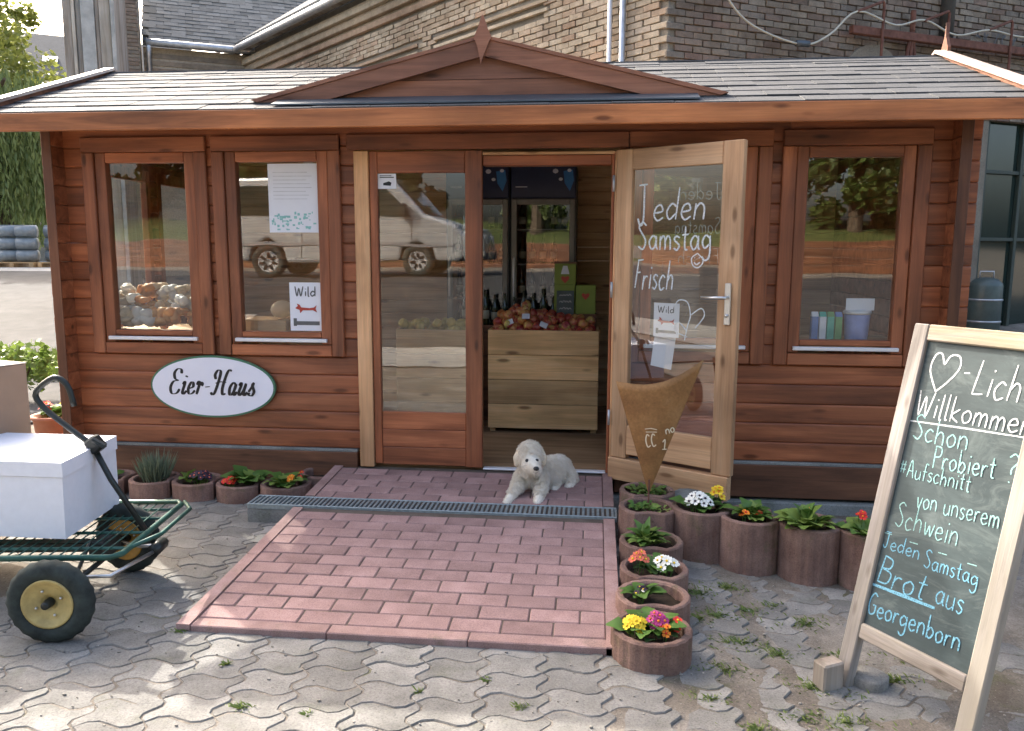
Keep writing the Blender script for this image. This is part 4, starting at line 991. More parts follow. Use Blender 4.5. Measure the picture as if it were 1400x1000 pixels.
pl('C', 'pansy', 'dark purple pansy with a drooping light leaf', 'flower', [('broad', lg, 9, .1, .5, .8, (0, 0)), ('broad', ll, 3, .04, .9, 1.1, (-.06, 0))], [(purple_p, coral_p, 14, (.03, -.02), .06, .07, .02)])
pl('D', 'primula', 'red primula with broad bright green leaves', 'flower', [('broad', lg, 20, .13, 1.1, 1.25, (.035, .01)), ('broad', ll, 9, .1, 1, 1.1, (.05, .02))], [(red_p, orange_p, 12, (-.055, -.05), .045, .055, .02)])
pl('E', 'primula', 'bright green leafy primula with single orange bloom', 'flower', [('broad', lg, 18, .14, .9, 1.15, (0, -.01)), ('broad', ll, 18, .14, .9, 1.1, (.01, -.03))], [(orange_p, yellow_p, 4, (.05, -.05), .02, .075, .018), (red_p, yellow_p, 3, (.08, .03), .02, .08, .015)])
pl('a', 'moss_cushion', 'low green moss and herbs below the open door', 'plant', [('small', weed_m, 80, .23, .5, .9, (0, 0)), ('small', lg, 60, .22, .6, .8, (.02, -.02))])
pl('b', 'sparse_herb', 'sparse low greens around the cone stake', 'plant', [('small', lg, 34, .22, .7, .8, (-.03, 0)), ('small', ll, 26, .22, .7, .7, (.03, -.01))])
pl('c', 'grassy_plant', 'loose grassy green tuft in the third planter', 'plant', [('long', lg, 22, .1, 1.4, .9, (-.02, 0)), ('small', ll, 50, .16, 1.5, 1.5, (-.02, -.01)), ('long', ld, 7, .06, 1.2, .8, (0, .02))])
pl('d', 'primula', 'cream and coral primulas side by side in one ring', 'flower', [('broad', lg, 12, .14, .8, .9, (0, 0)), ('broad', ld, 6, .12, .6, .9, (0, 0))], [(white_p, yellow_p, 9, (.045, -.035), .05, .085, .021), (coral_p, yellow_p, 7, (-.065, -.01), .035, .09, .019)])
pl('e', 'pansy', 'small dark pansy among ragged green leaves', 'flower', [('broad', lg, 10, .08, .9, .9, (-.05, -.01)), ('broad', ld, 8, .08, .8, .8, (-.04, 0))], [(purple_p, yellow_p, 5, (-.045, -.035), .025, .07, .015), (white_p, yellow_p, 2, (-.05, -.06), .012, .06, .008)])
pl('f', 'primula', 'yellow primula next to magenta and orange blooms in the front ring', 'flower', [('broad', lg, 20, .18, .8, .95, (0, -.01)), ('broad', ld, 8, .14, .6, .8, (.03, -.02))], [(yellow_p, yellow_p, 13, (-.06, -.03), .038, .07, .017), (pink_p, orange_p, 8, (.02, -.01), .035, .075, .018), (orange_p, red_p, 4, (.045, -.055), .02, .055, .016), (red_p, yellow_p, 4, (.085, -.02), .02, .06, .016)])
pl('g', 'pansy', 'white pansies with dark centres in the corner planter', 'flower', [('broad', lg, 20, .16, .9, 1.0, (0, -.01)), ('broad', ld, 7, .1, .7, .9, (.04, .03))], [(white_p, purple_p, 15, (-.025, -.045), .06, .095, .023), (yellow_p, orange_p, 6, (.08, .03), .022, .11, .022)])
pl('h', 'pansy', 'orange pansy with feathery leaves in a tall planter', 'flower', [('broad', lg, 15, .16, 1.1, 1.0, (0, 0)), ('small', ll, 46, .18, 1.4, 1.5, (.01, 0))], [(orange_p, red_p, 2, (-.04, -.07), .012, .06, .019), (red_p, orange_p, 2, (.03, -.05), .012, .06, .014)])
pl('i', 'primula', 'large pale green primula hanging over the planter edge', 'flower', [('broad', ll, 34, .2, .9, 1.15, (-.02, -.04)), ('broad', lg, 12, .14, 1.2, 1.1, (-.02, 0))], [(orange_p, red_p, 2, (.0, -.0), .015, .09, .014)])
pl('j', 'primula', 'green primula with red orange blooms behind the chalkboard', 'flower', [('broad', lg, 10, .14, .8, 1.0, (-.04, -.03)), ('broad', ll, 8, .1, .8, 1.0, (-.04, -.03))], [(red_p, orange_p, 4, (-.05, .0), .02, .1, .018)])
# pot of flowers at the far left corner of the hut
cp = root('flower_pot', (-3.18, .55, gh(-3.18, .55)), label='terracotta bowl with red and yellow flowers at the left hut corner', cat='pot')
t = MB(); t.lathe([(.02, 0), (.10, .0), (.12, .02), (.15, .26), (.165, .27), (.165, .29), (.14, .29), (.13, .26), (.02, .25)], 28); t.build('bowl', plain('terracotta', (.35, .14, .08), .8), cp, True)
plant('bedding_flower', -3.18, .55, .26, 'red and yellow bedding flowers with light leaves in the terracotta bowl', 'flower', [('broad', ll, 16, .2, 1, 1.3, (0, 0)), ('broad', lg, 10, .2, 1.1, 1.3, (0, 0))], [(red_p, yellow_p, 6, (-.05, -.04), .04, .12, .024), (yellow_p, yellow_p, 6, (.07, .02), .04, .14, .024)])
# garden bed with hedge strip behind
t = MB()
for k in range(2600):
    x, y = -6.9+1.9*random.random(), 3.3+1.5*random.random(); z = gh(x, y); a = random.uniform(0, 6.28); L = random.uniform(.05, .16)
    dx, dy = .012*math.cos(a), .012*math.sin(a); t.add([(x-dx, y-dy, z), (x+dx, y+dy, z), (x+random.uniform(-.04, .04), y+random.uniform(-.04, .04), z+L)], [(0, 1, 2)], 0, random.random())
tag(t.build('lawn_grass', weed_m, None, False, False, True), 'short green lawn strip beside the asphalt at the left', 'grass', kind='stuff')
def shrub(x, y, z, h, r, mat, label, n=500, ls=.05, name='shrub', cat='shrub', flower=None):
    s_ = root(name, (x, y, z), label=label, cat=cat); t = MB()
    for k in range(6): a = k*1.05; t.tube([(0, 0, 0), (r*.3*math.cos(a), r*.3*math.sin(a), h*.4), (r*.6*math.cos(a), r*.6*math.sin(a), h*.75)], [.02*h, .014*h, .006*h], 5)
    t.build('stems', bark_m, s_)
    t = MB(); cl = [(Vector((random.uniform(-.6, .6)*r, random.uniform(-.6, .6)*r, h*random.uniform(.35, .85))), r*random.uniform(.25, .5)) for _ in range(9)]
    for k in range(n):
        c, q = random.choice(cl); d = Vector((random.gauss(0, 1), random.gauss(0, 1), random.gauss(0, .8))).normalized(); p = c+d*q*random.uniform(.5, 1.05)
        u = Vector((random.uniform(-1, 1), random.uniform(-1, 1), random.uniform(-.6, .6))).normalized()*ls; v = u.cross(Vector((random.uniform(-1, 1), random.uniform(-1, 1), random.uniform(-1, 1))).normalized())*.5
        t.add([p-u*.5, p+v, p+u*.6, p-v], [(0, 1, 2, 3)], 0, random.random())
    t.build('crown', mat, s_, False, False, True); return s_
shrub(-4.9, 2.35, gh(-4.9, 2.35), .62, .36, ll, 'loose pale green shrub behind the cardboard box', 500, .07)
# weeds between the pavers
t = MB()
wd = [(1.15, -1.3), (1.1, -1.55), (1.32, -1.42), (1.45, -1.35), (1.25, -1.72), (1.14, -1.95), (1.38, -1.78), (1.2, -1.5), (1.55, -1.5), (1.28, -1.2), (1.45, -2.0), (1.62, -1.75), (1.08, -2.15), (1.75, -1.9), (1.85, -1.75), (1.2, -2.3), (1.35, -2.2), (-.45, -2.4), (-.22, -2.42), (-.62, -2.15), (-.9, -1.93), (.32, -2.15), (.1, -2.25), (.84, -1.95), (1.5, -2.2), (.45, -2.3), (1.0, -1.75)]
for (x, y) in wd:
    rr_ = random.uniform(.02, .05)*(1.5 if x > 1 else .4)
    for k in range(int(2600*rr_)+10):
        a, q = random.uniform(0, 6.28), abs(random.gauss(0, rr_*.8)); bx, by = x+q*math.cos(a)*1.5, y+q*math.sin(a)*.7; z = gh(bx, by)-.004; L = random.uniform(.002, .018)
        a = random.uniform(0, 6.28); u, v = math.cos(a)*.0022, math.sin(a)*.0022; t.add([(bx-v, by+u, z), (bx+v, by-u, z), (bx+v+u*5, by-u+v*5, z+L*.7), (bx+u*11, by+v*11, z+L*.9)], [(0, 1, 2, 3)], 0, random.random())
tag(t.build('paving_weeds', weed_m, None, False, False, True), 'scattered small weeds and moss tufts growing between the pavers', 'weeds', kind='stuff')
t = MB()
for k in range(1500):
    x, y = random.uniform(-2.3, 2.2), random.uniform(-2.7, -.3)
    if x < 1.0 and random.random() < .55 or (-.95 < x < .82 and y > -1.95): continue
    r_ = random.uniform(.0015, .006); t.ball((x, y, gh(x, y)+r_*.3), (r_*random.uniform(.8, 1.6), r_, r_*.7), 5, 0, random.random())
tag(t.build('loose_grit', concrete('grit', (.2, .18, .15), (.4, .37, .33), 3), None, False, False, True), 'loose grit and crumbs strewn over the pavers', 'grit', kind='stuff')
# rocks and the small concrete pieces by the board
def rock(x, y, z, s_, label, name='rock', seed=1, mat=rock_m):
    bm = bmesh.new(); bmesh.ops.create_icosphere(bm, subdivisions=3, radius=1)
    for v in bm.verts:
        d = 1+.28*mn.noise(v.co*1.3+Vector((seed*9, 0, 0)))+.1*mn.noise(v.co*4+Vector((seed, 3, 0))); v.co = Vector((v.co.x*s_[0], v.co.y*s_[1], v.co.z*s_[2]))*d
    me = bpy.data.meshes.new(name); bm.to_mesh(me); bm.free(); me.materials.append(mat); return tag(inst(name, me, None, (x, y, z)), label, 'rock')
rock(1.17, -.42, .09, (.15, .09, .085), 'grey rough stone between the open door and the white pansies', seed=2)
rock(1.45, -.5, .03, (.14, .1, .07), 'grey stone behind the planter with orange pansy', seed=4)
rock(1.86, -.6, .02, (.16, .1, .07), 'grey stone against the foundation behind the rightmost planters', seed=6)
t = MB(); t.lathe([(.01, -.06), (.062, -.06), (.064, .028), (.058, .035), (.01, .036)], 14, fn=lambda a, r, z: 1+.05*math.cos(4*a)); tag(t.build('round_paver', paver_m, None, True, loc=(1.655, -1.935, -.05)), 'small rounded concrete block beside the left foot of the chalkboard', 'concrete block')
t = MB(); t.box(-.045, .045, -.03, .03, -.03, .1, .006); tag(t.build('wood_block', barn_wood, None, loc=(1.5, -1.98, -.05), rot=(0, 0, .5)), 'mossy grey wood block at the left foot of the chalkboard', 'wood block')

# ------------------------------------------------------------------ rusty cone stake
cn = root('cone_stake', (.955, -.73, .16), label='rust brown metal cone on a thin stake standing in a planter before the open door', cat='garden stake')
vs = []; nu, nv_ = 22, 14
TL, TR, TP = Vector((-.178, 0, .66)), Vector((.252, 0, .78)), Vector((.0, 0, .08))
for layer in (0, 1):
    for i in range(nv_+1):
        v = i/nv_
        for j in range(nu+1):
            u = j/nu; top = TL.lerp(TR, u); top = top+Vector((0, 0, -.055*math.sin(math.pi*u)**1.0)); p = TP.lerp(top, v)
            bulge = -.045*math.sin(math.pi*u)*v; vs.append(p+Vector((0, bulge+(.0025 if layer else 0), 0)))
fs = []; S_ = (nu+1)*(nv_+1)
for l in (0, 1):
    fs += [(l*S_+i*(nu+1)+j, l*S_+i*(nu+1)+j+1, l*S_+(i+1)*(nu+1)+j+1, l*S_+(i+1)*(nu+1)+j) for i in range(nv_) for j in range(nu)]
fs += [(nv_*(nu+1)+j, nv_*(nu+1)+j+1, S_+nv_*(nu+1)+j+1, S_+nv_*(nu+1)+j) for j in range(nu)]
for e in (0, nu): fs += [(i*(nu+1)+e, (i+1)*(nu+1)+e, S_+(i+1)*(nu+1)+e, S_+i*(nu+1)+e) for i in range(nv_)]
MB().add(vs, fs).build('cone', cone_m, cn, True)
t = MB(); t.tube([(0, -.004, .16), (0, 0, .08), (0, 0, -.06)], [.006, .0045, .004], 8); t.build('stake', rust, cn)
t = MB(); write(t, 'CC', .065, -.02, .33, .006, fit=.055, rot=.15); write(t, '1', .05, .055, .32, .006, fit=.03); write(t, 'no', .05, .075, .40, .006, rot=.25, fit=.05)
ribbons(t, [[Vector((-.03, .425)), Vector((0, .43)), Vector((.03, .424))], [Vector((-.025, .41)), Vector((.03, .412))]], 0, 0, .005)
o = t.build('chalk_marks', plain('dusty_chalk', (.8, .68, .48), .9, .1), cn, recalc=False); me = o.data
for v_ in me.vertices:   # wrap the marks on to the curved plate
    x_, z_ = v_.co.x, v_.co.y; vv = max(.05, (z_-.08)/.6); uu = max(0, min(1, (x_-TP.lerp(TL, vv).x)/(TP.lerp(TR, vv).x-TP.lerp(TL, vv).x)))
    lift = v_.co.z; v_.co = (x_, -.045*math.sin(math.pi*uu)*vv-.004-lift, z_)

# ------------------------------------------------------------------ chalkboard
a_, t_, Wb = .557, .2235, .50
hv = Vector((math.sin(a_), -math.cos(a_), 0)); nb = Vector((math.cos(a_), math.sin(a_), 0)); upv = Vector((0, 0, math.cos(t_)))+nb*math.sin(t_); nv2 = hv.cross(upv)
cbd = root('chalkboard', (1.55, -1.92, -.055), label='leaning A-frame chalkboard in a weathered wood frame with German chalk writing', cat='chalkboard')
FM = frame((0, 0, 0), hv, upv, nv2)   # local x along the board, y up it, z towards the reader
def bpart(name, mat, x0, x1, y0, y1, z0, z1, c=.004):
    t = MB(); t.box(x0, x1, z0, z1, y0, y1, c)   # built upright so the grain runs up the legs
    o = t.build(name, mat, cbd); o.matrix_local = frame((0, 0, 0), hv, -nv2, upv); return o
grey_x = wood('weathered_rail', (.2, .17, .14), (.34, .3, .26), (.46, .42, .38), 'x', .8, .6, gs=1.4, weather=(.25, .22, .12, 1))
H_b = 1.30
bpart('frame_leg', grey_wood, 0, .056, -.0, H_b, -.02, .02); bpart('frame_leg', grey_wood, Wb-.056, Wb, -.0, H_b, -.02, .02)
bpart('frame_rail', grey_x, .0565, Wb-.0565, H_b-.056, H_b, -.019, .019); bpart('frame_rail', grey_x, .0565, Wb-.0565, .185, .238, -.019, .019)
bpart('slate', slate_board, .05, Wb-.05, .236, H_b-.052, -.004, .004, .0)
# rear support legs of the A-frame
Bk = Vector((0, 0, 0))
for e in (.03, Wb-.03):
    top = hv*e+upv*(H_b-.06)+(-nv2)*.045; bot = hv*e+nb*.78+Vector((0, 0, .0)); t = MB()
    d = (bot-top).normalized(); t.box(-.025, .025, -.018, .018, 0, (bot-top).length, .004, xf=frame(top, hv, d.cross(hv), d)); t.build('rear_leg', grey_wood, cbd)
tp = MB(); tp.box(.02, Wb-.02, -.05, -.045, .3, H_b-.08, 0); 
def chalk(nm, mat, items, extra=None):
    t = MB()
    for it in items: q4 = list(it[0]); q4[4] *= .8; write(t, *q4, **it[1])
    if extra: extra(t)
    o = t.build(nm, mat, cbd, recalc=False); o.matrix_local = frame(-nv2*-.0046, hv, upv, nv2); return o
K = lambda *a, **k: (a, k)
chalk('chalk_writing', chalk_w, [K(['heart'], .115, .085, 1.095, .0075, ws=1.05), K('-', .12, .205, 1.105, .0065, fit=.03), K('Lich', .115, .243, 1.085, .0068, fit=.165, slant=.1, rot=.02),
  K('Willkommen', .085, .065, .985, .0065, fit=.40, slant=.05, rot=.02), ], lambda t: ribbons(t, [[Vector((.05, .962)), Vector((.25, .975)), Vector((.44, .985))]], 0, 0, .006))
chalk('chalk_writing', chalk_t, [K('Schon', .085, .077, .902, .006, fit=.205, rot=.03), K('Probiert', .075, .172, .826, .006, fit=.215, rot=.06), K('?', .09, .408, .838, .006), K('#Aufschnitt', .06, .06, .772, .0045, fit=.26, rot=.03),
  K('von unserem', .07, .148, .683, .005, fit=.285, rot=.05), K('Schwein', .085, .085, .60, .005, fit=.235, rot=0)], lambda t: ribbons(t, [[Vector((x, .563)), Vector((x+.03, .565))] for x in (.055, .155, .26, .36)], 0, 0, .004))
chalk('chalk_writing', chalk_b, [K('Jeden', .055, .06, .515, .0045, fit=.145), K('Samstag', .06, .22, .50, .0045, fit=.19, rot=.03), K('Brot', .095, .065, .392, .0065, fit=.19, slant=.1), K('aus', .085, .285, .405, .0055, fit=.1),
  K('Georgenborn', .075, .058, .275, .0065, fit=.345, slant=.05, rot=.06)], lambda t: ribbons(t, [[Vector((.055, .378)), Vector((.17, .383)), Vector((.29, .388))]], 0, 0, .012))

# ------------------------------------------------------------------ garden cart with boxes
CA = R(8); e1 = Vector((math.cos(CA), math.sin(CA), 0))
cart = root('garden_cart', (-1.72, -1.66, 0), CA, 'green steel mesh garden cart with air tyres and black pull handle', 'cart')
def cl(v): return cart_inv @ Vector(v)
cart_inv = (Matrix.Translation((-1.72, -1.66, 0)) @ Matrix.Rotation(CA, 4, 'Z')).inverted()
bz, xr_, xl_, hw = .285, .50, -.62, .345
t = MB(); loop = [(xl_, -hw, bz), (xr_, -hw, bz), (xr_+.03, -hw+.04, bz), (xr_+.03, hw-.04, bz), (xr_, hw, bz), (xl_, hw, bz), (xl_-.03, hw-.04, bz), (xl_-.03, -hw+.04, bz), (xl_, -hw, bz), (xl_+.02, -hw, bz)]
t.tube(loop, .0125, 8); t.build('bed_frame', green_metal, cart, True)
t = MB()
for k in range(27): x = xl_+.04*k+.02; t.tube([(x, -hw, bz-.012), (x, hw, bz-.012)], .0032, 5)
tag(t.build('bed_mesh', green_metal, cart), kind='stuff')
t = MB()
for y in (-.2, -.02, .16, .28): t.tube([(xl_, y, bz-.018), (xr_+.02, y, bz-.018)], .007, 5)
t.build('bed_support', green_metal, cart)
t = MB(); t.tube([(xr_+.03, -hw+.1, bz), (xr_+.1, -.1, bz+.005), (xr_+.1, hw-.12, bz+.005), (xr_+.03, hw, bz)], .009, 8); t.build('front_rail', green_metal, cart, True)
t = MB(); t.box(-.45, .35, -.03, .03, .185, .225, .004); t.build('chassis_beam', black_metal, cart)
R_ = .158
def wheel(x, y, rimmat, toe=0, parent=cart):
    w_ = inst('wheel', None, parent, (x, y, R_), (math.pi/2, 0, toe))
    t = MB(); prof = []
    for k in range(13): a = math.pi*2*k/13; prof.append((R_-.038+.038*math.cos(a), .036*math.sin(a)))
    t.lathe(prof, 44, closed=True, fn=lambda an, r, z: 1+(.03 if r > R_-.022 and int(an*44/6.2832+.5) % 2 == 0 else 0)); t.build('tyre', rubber, w_, True)
    t = MB(); t.lathe([(.012, .0), (.03, .012), (.034, .016), (.06, .014), (.074, .022), (.088, .03), (.095, .032), (.095, -.032), (.088, -.03), (.06, -.014), (.012, -.012)], 32); t.build('rim', rimmat, w_, True)
    t = MB(); t.lathe([(.003, .05), (.012, .05), (.015, .045), (.018, .02), (.018, -.03), (.003, -.03)], 14); t.build('hub', black_metal, w_, True)
    t = MB()
    for k in range(4): a = k*math.pi/2+.4; t.ball((.05*math.cos(a), .05*math.sin(a), .019), .006, 6)
    t.build('bolts', steel, w_, True)
ax = cl((-1.335, -2.06, 0)).x
wheel(ax, cl((-1.335, -2.06, 0)).y, rim_yellow, 0); wheel(ax-.01, .22, rim_orange, -.25); wheel(ax-.85, -.4, rim_yellow); wheel(ax-.85, .3, rim_yellow)
t = MB(); t.tube([(ax, -.36, R_), (ax, .2, R_)], .011, 8); t.build('axle', black_metal, cart, True); t = MB(); t.tube([(ax-.85, -.4, R_), (ax-.85, .3, R_)], .011, 8); t.build('axle', black_metal, cart, True)
t = MB(); t.box(ax-.03, ax+.03, -.1, .06, R_+.012, .25, .004); t.tube([(ax, -.3, R_+.0), (ax-.02, -.1, bz-.03)], .008, 6); t.tube([(ax, .2, R_), (ax-.02, .05, bz-.03)], .008, 6); t.build('axle_bracket', black_metal, cart)
pv = cl((-1.20, -1.56, .185))
t = MB(); t.tube([(ax, -.24, R_+.005), (ax+.1, -.2, .15), (pv.x, pv.y-.04, .18)], .0085, 8); t.tube([(ax, .14, R_+.005), (ax+.1, .1, .16), (pv.x, pv.y+.04, .18)], .0085, 8); t.build('steering_arm', steel, cart, True)
t = MB(); t.tube([(pv.x, pv.y-.05, pv.z), (pv.x, pv.y+.05, pv.z)], .027, 12); t.build('pivot_roller', black_metal, cart, True)
hp = [cl(v) for v in ((-1.205, -1.56, .185), (-1.40, -1.555, .48), (-1.475, -1.55, .625), (-1.61, -1.545, .72), (-1.70, -1.54, .79), (-1.725, -1.54, .85), (-1.64, -1.535, .915), (-1.585, -1.53, .88), (-1.56, -1.53, .79))]
t = MB(); t.tube(hp[:3], .0125, 10); t.build('pull_rod', black_metal, cart, True)
t = MB(); t.tube([hp[2]]+[Vector(p) for p in crom(hp[2:], 4)][1:], .0125, 10); t.build('pull_handle', black_metal, cart, True)
t = MB(); c_ = cl((-1.462, -1.55, .63)); t.box(-.035, .035, -.03, .03, -.03, .03, .01, xf=Matrix.Translation(c_) @ Matrix.Rotation(.9, 4, 'Y')); t.tube([c_+Vector((.01, -.04, .03)), c_+Vector((.06, -.04, .0))], .012, 8); t.build('handle_joint', black_metal, cart)
wb = root('white_box', (-1.72, -1.58, .30), label='white lidded box standing on the green cart', cat='box')
t = MB(); t.add([Vector(v) for v in ((-.32, -.225, 0), (.275, -.225, 0), (.215, .235, 0), (-.36, .235, 0), (-.32, -.225, .255), (.28, -.225, .255), (.215, .235, .255), (-.36, .235, .255))], [(0, 1, 2, 3), (4, 5, 6, 7), (0, 1, 5, 4), (1, 2, 6, 5), (2, 3, 7, 6), (3, 0, 4, 7)]); t.build('box_body', styro, wb)
t = MB(); t.add([Vector(v) for v in ((-.325, -.23, .2575), (.286, -.23, .2575), (.22, .24, .2575), (-.365, .24, .2575), (-.325, -.23, .318), (.286, -.23, .318), (.22, .24, .318), (-.365, .24, .318))], [(0, 1, 2, 3), (4, 5, 6, 7), (0, 1, 5, 4), (1, 2, 6, 5), (2, 3, 7, 6), (3, 0, 4, 7)]); t.build('box_lid', styro, wb)
t = MB(); t.box(-.13, -.085, -.2275, -.226, .07, .10); t.build('smudged_label', plain('pinkish_label', (.62, .56, .6), .7), wb)
cb = root('cardboard_box', (-2.285, -1.45, .302), R(-18), 'tall brown cardboard box behind the white box on the cart', 'box')
t = MB(); t.box(-.2, .2, -.2, .3, 0, .625, .004); t.build('box_body', card_m, cb)
t = MB(); t.box(-.201, .201, -.201, .048, .626, .630); t.box(-.201, .201, .052, .301, .626, .630); t.build('box_flap', card_top, cb)
t = MB(); t.box(.2006, .2016, .02, .08, .38, .625); t.box(-.201, .201, .02, .08, .6305, .6312); t.build('tape', plain('packing_tape', (.42, .3, .2), .3, .5), cb)
t = MB(); t.box(.2006, .2014, -.14, -.04, .28, .40); t.build('blank_label', plain('faded_label', (.5, .42, .34), .7), cb)
# ------------------------------------------------------------------ bodies grown from overlapping balls
def flesh(name, chains, mat, parent, voxel=.006, smooth=8):
    mb = MB()
    for ch in chains:
        for (p0, r0), (p1, r1) in zip(ch, ch[1:]):
            p0_, p1_ = Vector(p0), Vector(p1); n = max(1, int((p1_-p0_).length/(min(r0, r1)*.35)))
            for k in range(n+1):
                f = k/n; mb.ball(p0_.lerp(p1_, f), r0+(r1-r0)*f, 12)
        if len(ch) == 1: mb.ball(ch[0][0], ch[0][1], 16)
    o = mb.build('tmp', mat, None)
    m = o.modifiers.new('r', 'REMESH'); m.mode = 'VOXEL'; m.voxel_size = voxel
    m = o.modifiers.new('s', 'SMOOTH'); m.factor = .6; m.iterations = smooth
    dg = bpy.context.evaluated_depsgraph_get(); me = bpy.data.meshes.new_from_object(o.evaluated_get(dg)); me.name = name
    bpy.data.objects.remove(o); me.polygons.foreach_set('use_smooth', [True]*len(me.polygons))
    if not me.materials: me.materials.append(mat)
    return inst(name, me, parent)
pup = root('puppy', (.36, -.36, 0), label='fluffy cream white puppy lying in the doorway on the ramp', cat='dog')
ox, oy = .36, -.36
def q(x, y, z): return (x-ox, y-oy, z)
chains = [
 [(q(.322, -.385, .325), .070)], [(q(.318, -.37, .345), .066)], [(q(.33, -.43, .300), .054), (q(.352, -.475, .292), .034), (q(.362, -.497, .290), .024)], [(q(.325, -.40, .275), .055)],
 [(q(.32, -.36, .27), .060), (q(.318, -.335, .215), .072), (q(.37, -.28, .20), .072), (q(.42, -.21, .20), .082), (q(.465, -.14, .19), .085)],
 [(q(.275, -.355, .205), .042), (q(.245, -.42, .15), .031), (q(.222, -.47, .115), .026), (q(.212, -.51, .103), .025), (q(.207, -.528, .099), .022)],
 [(q(.375, -.355, .20), .045), (q(.385, -.41, .15), .033), (q(.380, -.46, .115), .028), (q(.374, -.50, .102), .026), (q(.372, -.515, .098), .023)],
 [(q(.49, -.13, .17), .068), (q(.535, -.17, .145), .048), (q(.55, -.15, .12), .036), (q(.545, -.21, .118), .030), (q(.535, -.25, .112), .028)],
 [(q(.43, -.2, .15), .055), (q(.45, -.26, .125), .036), (q(.455, -.30, .112), .024)],
]
bd = flesh('body', chains, fur_m, pup, .0055, 6)
ears = [flesh('ear', [[(q(.272, -.385, .352), .026), (q(.253, -.395, .322), .027), (q(.252, -.402, .290), .020)]], None or plain('cream_ear', (.66, .56, .42), .8, .15, 0, .15, 25), pup, .005, 4), flesh('ear', [[(q(.378, -.372, .352), .024), (q(.394, -.382, .322), .025), (q(.396, -.388, .292), .018)]], plain('cream_ear', (.66, .56, .42), .8, .15, 0, .15, 25), pup, .005, 4)]
fur = MB(); rng = random.Random(3); polys = bd.data.polygons; vts = bd.data.vertices
hc = Vector(q(.335, -.45, .30))
for p in polys:
    c = p.center; n = p.normal
    near_face = (c-hc).length < .065
    k = 2
    for _ in range(k):
        L = rng.uniform(.005, .010) if near_face else rng.uniform(.011, .024)
        if c.z < .14: L *= .5
        nv_ = mn.noise_vector(c*38)*.7; flow = Vector((rng.uniform(-.3, .3), rng.uniform(-.3, .3), -.75+rng.uniform(-.2, .2)))+nv_; d = (n*.8+flow*.6).normalized()
        s_ = d.cross(n if abs(d.dot(n)) < .98 else Vector((1, 0, 0))).normalized()*.0013; b = c-n*.002+Vector((rng.uniform(-.003, .003), rng.uniform(-.003, .003), rng.uniform(-.003, .003)))
        m_ = b+d*L*.6; e = b+d*L+Vector((0, 0, -L*.25)); fur.add([b-s_, b+s_, m_+s_*.7, e, m_-s_*.7], [(0, 1, 2, 3, 4)], 0, rng.random())
fm_ = leafmat('fur_strands', (.88, .82, .72), (.95, .92, .86), .45, .8)
tag(fur.build('fur', fm_, pup, False, False, True), kind='stuff')
def on(p, d, ext=.02): return Vector(p)+Vector(d).normalized()*ext
for sx, z in ((-1, 0), (1, 0)):
    e = Vector(q(.338+sx*.0265, -.466+(0.006 if sx > 0 else -.002), .327)); t = MB(); t.ball((0, 0, 0), .0105, 12); t.build('eye', nose_m, pup, True, loc=e)
t = MB(); t.ball((0, 0, 0), (.0165, .012, .0125), 12); t.build('nose', nose_m, pup, True, loc=Vector(q(.366, -.521, .298)))
t = MB(); t.tube([Vector(q(.352, -.515, .277)), Vector(q(.364, -.521, .273)), Vector(q(.376, -.514, .278))], .0022, 6); t.build('mouth', nose_m, pup, True)

# far away person in pink bending in the yard
ps = root('person', (-11.85, 15.0, gh(-11.85, 15)), label='far person in pink shirt and dark trousers bending forward in the yard', cat='person')
flesh('body', [[((0, 0, .95), .15), ((.1, 0, 1.2), .17), ((.3, 0, 1.33), .16)], [((-.08, .05, .9), .12), ((-.02, .08, .48), .08), ((-.08, .08, .06), .055), ((.08, .08, .04), .045)], [((.05, -.06, .9), .12), ((.08, -.09, .48), .08), ((.05, -.09, .06), .055), ((.2, -.09, .04), .045)], [((.3, .16, 1.3), .07), ((.42, .18, 1.0), .05), ((.55, .12, .8), .04)], [((.3, -.16, 1.3), .07), ((.42, -.18, 1.0), .05), ((.55, -.12, .8), .04)], [((.38, 0, 1.38), .07), ((.5, 0, 1.42), .1)]], jean_m, ps, .03, 4)
flesh('shirt', [[((0.02, 0, 1.02), .175), ((.12, 0, 1.2), .2), ((.3, 0, 1.33), .185)], [((.3, .17, 1.3), .09), ((.38, .19, 1.1), .075)], [((.3, -.17, 1.3), .09), ((.38, -.19, 1.1), .075)]], pink_m, ps, .03, 4)
flesh('head', [[((.42, 0, 1.41), .065), ((.52, 0, 1.43), .105)]], skin_m, ps, .025, 3); flesh('hair', [[((.52, 0, 1.47), .105)]], hair_m, ps, .025, 3)

# ------------------------------------------------------------------ brick barn behind
def zface(mb, *a): return mb.box(*a)
barn = root('brick_barn', (1.43, 5.0, 0), label='large old brick barn behind the hut with corbelled eaves and rusty gantry', cat='barn')
dL = Vector((-.72, .69, 0)).normalized(); dR = Vector((.89, .45, 0)).normalized()
def fr_(d, left):   # local frame: x along wall, y into the building, z up
    inw = Vector((d.y, -d.x, 0)) if left else Vector((-d.y, d.x, 0)); return frame((0, 0, 0), d, inw, (0, 0, 1))
FL, FR = fr_(dL, True), fr_(dR, False)
t = MB(); t.box(.0, 15, .02, .45, -.5, 5.95, xf=FL); t.build('side_wall', brick_mortar, barn)
t = MB(); t.box(.02, 5.25, .02, .45, -.5, 9.5, xf=FR); t.box(8.6, 16, .02, .45, -.5, 9.5, xf=FR); t.box(5.25, 8.6, .02, .45, 3.32, 9.5, xf=FR); t.build('end_wall', brick_mortar, barn)
brk = MB(); brk.box(-.118, .118, -.012, .05, -.0335, .0335, .004); brkm = brk.mesh('brick', brick_m); pbrkm = brk.mesh('brick', lit_brick)
